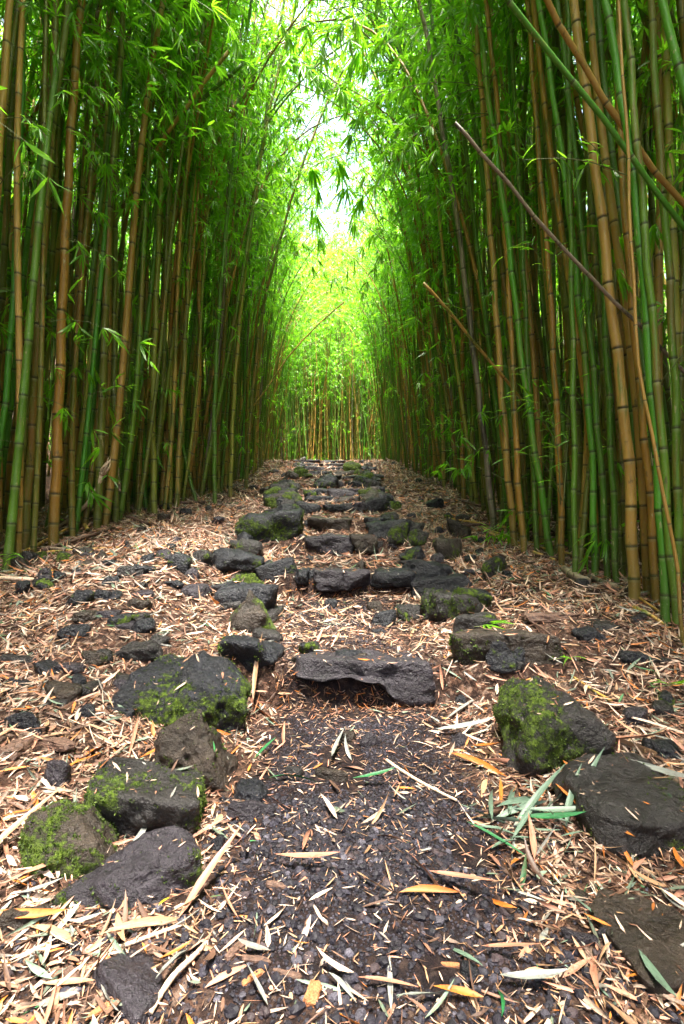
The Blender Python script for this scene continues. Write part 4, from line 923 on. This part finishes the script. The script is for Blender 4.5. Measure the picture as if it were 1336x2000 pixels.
# ------------------------------------------------------------ near leafy branches, every leaf its own part
SL = []
for k in range(6):
    L = 1.0; V, Fc, m = leaves(np.array([[0, 0, 0.]]), np.array([[1., 0, 0]]), np.array([[0, 0, 1.]]), 1.0, [.10, .12, .09, .11, .13, .10][k], [.15, .3, .05, .45, .2, .6][k], True, [.2, -.5, .8, -.2, 1.1, -.9][k])
    SL.append([mesh_np('leaf', V, Fc, mt, True, {'tint': np.full(len(V), t)}) for mt, t in ((LEAFG, .15+.13*k), (LEAFB, .1+.15*k))])
def put_blade(p, d, L, r, parent, bright, name='leaf'):
    o = link(name, SL[int(r.integers(6))][1 if bright else 0], parent); x = Vector(d).normalized(); up = Vector((0, 0, 1))+Vector(r.normal(0, .4, 3)); y = up.cross(x).normalized(); z = x.cross(y)
    o.matrix_local = Matrix.Translation(Vector(p)) @ Matrix((x, y, z)).transposed().to_4x4() @ Matrix.Scale(L, 4)
def spray(px, py, D, size, nf, seed, bright=False, droop=.5):
    """a leafy side branch at that spot, growing from the nearest culm there"""
    r = np.random.default_rng(seed); c = pt(px, py, D); best = None
    for root, P, C in HROOT:
        d = np.linalg.norm((P-c)*np.array([1, .8, .6]), axis=1); k = int(np.argmin(d))
        if best is None or d[k] < best[0]: best = (d[k], root, P[k])
    dist, root, a = best; base = np.array(C0(root)); 
    mid = (a+c)/2+np.array([0, 0, .18*dist]); t = np.linspace(0, 1, 9)[:, None]
    B = (1-t)**2*a+2*t*(1-t)*mid+t*t*c; tail = norm(B[-1]-B[-2])+np.array([0, 0, -droop]); tail = norm(tail)
    B = np.r_[B, [c+tail*size*.5*q+np.array([0, 0, -.12*size*q*q]) for q in (.5, 1.)]]
    V, Fs = tube(B-base, np.linspace(.004, .0012, len(B)), 5); br = link('leafy_branch', mesh_np('leafy_branch', V, Fs, TWIG), root)
    for j in range(nf):
        q = (j+.5)/nf; k = min(int(6+q*4), len(B)-1); p = B[k]-base; fd = norm(norm(B[k]-B[k-1])+r.normal(0, .6, 3)+np.array([0, 0, -.3])); p = p+fd*.04
        side = norm(np.cross(fd, r.normal(0, 1, 3)+np.array([0, 1., 0]))); m = int(r.integers(5, 8))
        for an in np.linspace(-1.05, 1.05, m)+r.normal(0, .1, m):
            put_blade(p, fd*math.cos(an)+side*math.sin(an)+np.array([0, 0, -droop]), r.uniform(.75, 1.1)*size*.42*(1-.2*abs(an)), r, br, bright)
for k, (px, py, D, sz, nf, br) in enumerate([(700,30,3.4,.42,4,0),(640,60,3.8,.42,4,0),(600,200,5.2,.45,3,0),(800,270,4.2,.42,4,0),(755,330,4.6,.45,4,0),(860,290,4.4,.4,3,0),(875,390,4.8,.4,3,0),(740,190,4.4,.4,3,0),
    (545,40,4.2,.42,3,0),(440,40,4.0,.42,4,0),(350,70,4.2,.4,4,0),(60,235,3.6,.36,3,1),(45,320,3.5,.36,2,1),(150,470,4.2,.40,3,1),(205,500,4.4,.38,3,1),(170,280,4.2,.38,3,1),(235,330,4.6,.38,3,1),(400,440,6.2,.45,3,1),(440,520,6.5,.45,3,1),
    (215,190,4.0,.36,3,1),(120,180,3.9,.36,2,1),(960,560,4.4,.30,2,1),(325,858,5.6,.30,1,1),(870,200,4.6,.42,3,0),(690,500,7.5,.6,4,0),(650,540,7.8,.6,4,0),(720,545,8.0,.6,4,0),(500,420,7.0,.5,3,0),(640,150,6.5,.8,6,0),(575,110,6,.8,6,0),(690,120,6.5,.8,6,0),(700,230,7.5,.8,6,0),(665,330,9,1.0,6,0),(610,330,9,1.0,6,0),(700,400,9.5,1.0,6,0),(620,430,10,1.0,6,0),(650,60,5.5,.7,6,0),(590,40,5.5,.7,5,0)]):
    spray(px, py, D, sz, nf, 500+k, bool(br))
def shoot(pts, D, label, nleaf, seed, sz=.12, r0=.0035):
    r = np.random.default_rng(seed); P = smooth_line([pt(a, b_, D+dd) for a, b_, dd in pts], 16); base = P[0].copy()
    e = empty('bamboo_shoot', base); tag(e, label, 'bamboo shoot', 'thin leafy shoots in the grove')
    V, Fs = tube(P-base, np.linspace(r0, .0012, 16), 6); link('stem', mesh_np('stem', V, Fs, TWIG), e)
    for k in range(nleaf):
        i = int(3+12*(k+1)/nleaf); p = P[min(i, 15)]-base; s = 1 if k % 2 else -1
        t = norm(P[min(i, 15)]-P[min(i, 15)-1]); d = norm(t*.4+np.array([s*r.uniform(.4, 1), r.normal(0, .4), r.uniform(-.3, .35)]))
        put_blade(p, d, r.uniform(.7, 1.15)*sz, r, e, True)
shoot([(1098,978,0),(1080,930,-.1),(1050,890,-.15),(1020,885,-.2),(990,895,-.25)], 3.9, 'thin shoot arching left at knee height before the right culms', 7, 1)
shoot([(1095,985,0),(1092,880,-.05),(1065,820,-.1),(1030,775,-.2),(988,770,-.25)], 3.9, 'tall thin shoot with bright leaves arching left in front of the right culms', 16, 2)
shoot([(1094,985,0),(1090,860,-.05),(1060,760,-.1),(1030,735,-.2),(985,715,-.25)], 4.0, 'topmost of the thin leafy shoots before the right culms', 15, 3)
shoot([(1100,990,0),(1110,850,.1),(1125,760,.0),(1128,700,-.1)], 3.8, 'upright thin shoot between green culms of the right grove', 9, 4)
shoot([(1065,560,0),(1062,520,-.1),(1035,470,-.15),(1000,480,-.2),(985,500,-.2)], 4.0, 'bright leafy twig at half height before the orange-tan right culm', 9, 5, .13)
shoot([(1070,570,0),(1080,500,-.1),(1095,470,-.1),(1130,490,-.2)], 4.0, 'bright leafy twig pointing right beneath the long grey pole', 8, 6, .13)
shoot([(1230,345,0),(1170,320,-.05),(1110,308,-.1),(1020,312,-.15)], 2.9, 'fine horizontal twig with narrow leaves crossing the upper right culms', 6, 7, .10)
shoot([(1180,330,0),(1165,290,-.05),(1140,270,-.1)], 2.9, 'short twig with yellow-green leaves on the mottled tan culm', 5, 8, .11)
shoot([(10,1125,0),(8,1105,0),(15,1085,0),(22,1080,0)], 3.6, 'small blue-green seedling at the left frame edge by the bamboo foot', 8, 9, .10, .002)
shoot([(925,873,0),(900,872,0),(870,873,0),(836,874,0)], 6.0, 'bare pale twig sticking out level from the right grove', 1, 10, .06, .005)
def ground_sprig(px, py, n, L, label, seed):
    D, x, z = hit(px, py); r = np.random.default_rng(seed); e = empty('fallen_sprig', (x, D, z+.015)); tag(e, label, 'leaf sprig', 'fresh green sprigs on the ground')
    V, Fs = tube(np.array([[-.10, .02, 0], [-.03, 0, .012], [.04, .0, .02]]), .0018, 5); link('stem', mesh_np('stem', V, Fs, TWIG), e)
    for k in range(n):
        a = r.uniform(-2.8, .8) if k else 0; put_blade((r.uniform(-.04, .04), 0, .02), (math.cos(a), math.sin(a)*.8, r.uniform(.05, .45)), L*r.uniform(.7, 1.1), r, e, False)
ground_sprig(945, 1232, 7, .17, 'fresh dark green leaf sprig behind the long flat slab', 1)
ground_sprig(1312, 1352, 6, .14, 'green leaf sprig at the right frame edge above the litter', 2)
ground_sprig(1105, 1300, 4, .10, 'small green sprig at the right end of the long flat slab', 3)
# ------------------------------------------------------------ fallen poles, sticks, stump
def stick(p0, p1, wpx, mat, label, name='stick', cat='stick', lift=.0, bend=0., taper=.3):
    D0, x0, _ = hit(*p0); D1, x1, _ = hit(*p1); rad = wpx*((D0+D1)/2)/F/2; t = np.linspace(0, 1, 12)
    X_ = x0+(x1-x0)*t; Y_ = D0+(D1-D0)*t; zz = G(X_, Y_); z0 = np.polyval(np.polyfit(t, zz, 2), t); z0 += max(0, (zz-z0).max()*.5)+rad*.9+lift*np.sin(t*3.14)
    P = np.c_[X_, Y_+bend*np.sin(t*6), z0]; r = np.random.default_rng(int(p0[0]+p0[1])); rr = rad*(1-taper*t)*(1+r.normal(0, .05, 12)); base = P[0].copy()
    V, Fs = tube(P-base, rr, 9); Lc = np.linalg.norm(P[-1]-P[0]); at = None
    if mat.name.startswith('culm'): h = np.r_[np.repeat(t*Lc+1.2, 9), 1.2, Lc+1.2]; at = {'v': h/.33, 'h': h}
    o = link(name, mesh_np(name, V, Fs, mat, True, at), None, base); tag(o, label, cat, 'sticks and poles on the ground'); return o
stick((1103,1121), (1146,1146), 17, CULM['grey'], 'thick short hollow bamboo log lying at the foot of the right grove', 'bamboo_log', 'log', taper=.0)
stick((1150,1132), (1222,1160), 11, CULM['grey'], 'grey bamboo log lying right of the hollow one', 'bamboo_log', 'log', taper=.1)
stick((1165,1143), (1242,1176), 8, WOODD, 'dark rotten pole in front of the grey bamboo log', 'fallen_pole', 'pole')
stick((1238,1193), (1296,1223), 9, CULM['tan'], 'tan broken cane lying before the two nearest green culms', 'fallen_pole', 'pole')
stick((1235,1180), (1290,1200), 8, WOODD, 'dark pole lying behind the tan broken cane', 'fallen_pole', 'pole')
stick((920,1015), (1085,1100), 5, CULM['tan'], 'long thin tan cane along the foot of the right grove', 'fallen_cane', 'cane')
stick((935,1030), (1060,1092), 4, CULM['tan'], 'thinner cane lying below the long tan cane', 'fallen_cane', 'cane')
stick((60,1083), (330,1073), 4, CULM['tan'], 'very long thin cane lying level across the left litter', 'fallen_cane', 'cane')
stick((10,1121), (120,1117), 4, CULM['tan'], 'thin cane lying at the far left in front of the squat mossy rock', 'fallen_cane', 'cane')
stick((118,1030), (215,1006), 9, WOODD, 'dark curved pole lying by the foot of the left grove', 'fallen_pole', 'pole', .02, .04)
stick((228,1008), (290,1028), 9, WOODD, 'dark pole lying right of the blotchy olive culm', 'fallen_pole', 'pole', .0, .03)
stick((0,1020), (98,1034), 9, CULM['grey'], 'blackish pole behind the leftmost rooted culms', 'fallen_pole', 'pole')
stick((285,993), (400,984), 8, WOODD, 'dark pole lying along the left bamboo feet', 'fallen_pole', 'pole')
stick((450,955), (500,966), 6, WOODD, 'short dark stick poking out from the left grove', 'stick', 'stick')
stick((0,1005), (130,1010), 7, CULM['tan'], 'tan cane on the ground deep in the left grove', 'fallen_cane', 'cane')
stick((212,1868), (362,1812), 9, SHEATH, 'pale stalk lying below the low lumpy rock', 'dry_stalk', 'stick')
stick((292,1990), (402,1852), 13, SHEATH, 'longest pale stalk at the bottom left over the gravel', 'dry_stalk', 'stick', .015, .01)
stick((755,1487), (892,1572), 7, SHEATH, 'frayed brown stalk lying in mid path right of the flat brown stone', 'dry_stalk', 'stick', .0, .0)
stick((1010,1215), (1085,1255), 5, WOODD, 'thin dark root crossing the bare soil at right', 'root', 'root', .02, .05)
stick((925,1102), (958,1146), 5, WOODD, 'curved root next to the mossy rock at the right bamboo', 'root', 'root', .03, .04)
stick((1195,1375), (1120,1325), 6, CULM['tan'], 'tan cane behind the largest mossy boulder', 'fallen_cane', 'cane')
rd = random.Random(21)
def debris(x, y, L, rad, yaw, mat, name, cat, label):
    t = np.linspace(-.5, .5, 7); X_ = x+np.cos(yaw)*L*t; Y_ = y+np.sin(yaw)*L*t; z = G(X_, Y_, False); z = np.polyval(np.polyfit(t, z, 1), t)+rad+.012+rd.uniform(0, .03)*(t+.5)
    P = np.c_[X_, Y_, z]; V, Fs = tube(P-P[3], rad*(1-.3*(t+.5)), 7); h = np.r_[np.repeat((t+.5)*L+1.2, 7), 1.2, 1.2+L]; at = {'v': h/.3, 'h': h} if mat.name.startswith('culm') else None
    o = link(name, mesh_np(name, V, Fs, mat, True, at), None, P[3]); DEB.append((o, name, mat, L, x, y, cat))
DEB = []
for k in range(84):
    sd_ = -1 if k % 2 else 1; y = rd.uniform(2.7, 9.5) if k < 64 else rd.uniform(9, 14); e_ = edgeL(y) if sd_ < 0 else edgeR(y); x = e_+sd_*rd.uniform(-.25, .7)
    debris(x, y, rd.uniform(.2, 1.1), rd.uniform(.005, .02), rd.choice([1.57, 1.57, .4, 2.7])+rd.gauss(0, .35), rd.choice([CULM['grey'], CULM['tan'], WOODD, SHEATH, WOODD]), 'fallen_cane', 'cane', None)
bd = {}
for e in DEB:
    near = min(HEROX, key=lambda h: (h[0]-e[4])**2+(h[1]-e[5])**2)
    c = {'culm_grey': 'grey cane piece', 'culm_tan': 'tan cane piece', 'rotten_wood': 'dark rotten cane', 'frayed_sheath': 'straw-coloured dry sheath strip'}[e[2].name]
    bd.setdefault('%s %s, foot of %s grove, %s' % ('long' if e[3] > .65 else 'short', c, 'left' if e[4] < 0 else 'right', 'near the second step' if e[5] < 4.6 else 'by the fifth step' if e[5] < 6.6 else 'further up the stair' if e[5] < 10 else 'near the crest'), []).append(e)
for base, es in bd.items():
    es.sort(key=lambda e: e[5])
    for k, e in enumerate(es): tag(e[0], base if len(es) == 1 else ORD[min(k+1, 14)]+base, 'cane', 'sticks and poles on the ground')
def chip(px, py, Lp, wp, ang, mat, label, name='wood_chip'):
    D, x, z = hit(px, py); L, w = Lp*D/F, wp*D/F; r = np.random.default_rng(px); V, Fc = rock_shape(px, 'r', (L, w, w*.55), 2)
    V = V*np.array([1, 1, 1])+r.normal(0, w*.03, V.shape); k = max(.4, (py-1000)/F); yaw = math.atan2(-math.sin(math.radians(ang))/k, math.cos(math.radians(ang)))
    o = link(name, mesh_np(name, V, [Fc], mat, False), None, (x, D, float(G(x, D))+w*.2)); o.rotation_euler = (0, 0, yaw); tag(o, label, 'wood chip', 'bits of wood on the ground')
chip(30, 1470, 72, 42, 85, WOODD, 'dark rotten wood block at the left frame edge', 'wood_block'); chip(110, 1462, 100, 26, 12, WOODD, 'dark rotten wood strip behind the small angular purplish rock', 'wood_block')
chip(215, 1888, 66, 20, 30, WOODR, 'orange-brown bark piece beside the sunken bluish slab'); chip(205, 1975, 70, 15, -38, WOODR, 'orange-brown bark sliver at the bottom on the sunken slab')
chip(612, 1945, 46, 26, -70, WOODR, 'stubby brown wood piece at the bottom centre'); chip(462, 1860, 60, 18, -45, WOODD, 'dark wood splinter left of the path gravel')
chip(500, 1882, 64, 15, 5, WOODD, 'dark wood splinter lying level in the gravel'); chip(495, 1915, 55, 12, -40, WOODR, 'reddish sliver below the level dark splinter'); chip(560, 1905, 60, 12, 15, WOODD, 'thin dark splinter right of the reddish sliver')
chip(140, 1918, 45, 24, 40, WOODD, 'dark bark chip left of the sunken bluish slab'); chip(900, 1895, 80, 9, 3, WOODR, 'narrow brown strip across the gravel left of the cobble'); chip(545, 1735, 55, 14, 8, WOODD, 'dark chip in the litter right of the low lumpy rock')
chip(1075, 1210, 110, 30, 0, WOODD, 'rotten branch piece half buried in bare soil at right', 'wood_block'); chip(933, 1037, 40, 9, 88, WOODR, 'short brown peg standing by the right canes', 'wood_block')
# frayed dead stalk on the left
D = 4.9; P = smooth_line([pt(112, 1030, D), pt(150, 1005, D), pt(180, 975, D), pt(194, 945, D), pt(200, 925, D)], 14); P[0, 2] = float(G(P[0, 0], P[0, 1])); base = P[0].copy()
e = empty('dead_stalk', base); tag(e, 'frayed straw-coloured dead stalk curving up in front of the left grove', 'dead stalk')
V, Fs = tube(P-base, np.linspace(.012, .024, 14), 9); link('stalk', mesh_np('stalk', V, Fs, SHEATH), e)
r = np.random.default_rng(4)
for k in range(9):
    a = k*.7; q = P[-1]-base+np.array([.016*math.cos(a), .016*math.sin(a), -.02]); tip = pt(208+r.uniform(-9, 9), 893+r.uniform(-5, 14), D)-base
    m_ = (q+tip)/2+np.array([.02*math.cos(a), .02*math.sin(a), 0]); V, Fs = tube(np.array([q, m_, tip]), [.010, .009, .0015], 5); link('fibre', mesh_np('fibre', V, Fs, SHEATH), e)
V, Fs = tube(np.array([[0, 0, -.012], [0, 0, 0], [0, 0, .012]]), [.026, .031, .026], 10); o = link('node_ring', mesh_np('node_ring', V, Fs, SHEATH), e); o.location = P[-1]-base; o.rotation_euler = (0, .3, 0)
from collections import Counter
_c = Counter(o['label'] for o in S.objects if o.get('label') and o.get('category')); print('dup labels', sum(v for v in _c.values() if v > 1), [k for k, v in _c.items() if v > 1][:12])
print('tris', sum(sum(len(p.vertices)-2 for p in m.polygons) for m in bpy.data.meshes)); print('culms', len(HC), len(CUL), 'thicket', n, 'rocks', len(RK), 'leaves', len(LEAFP))
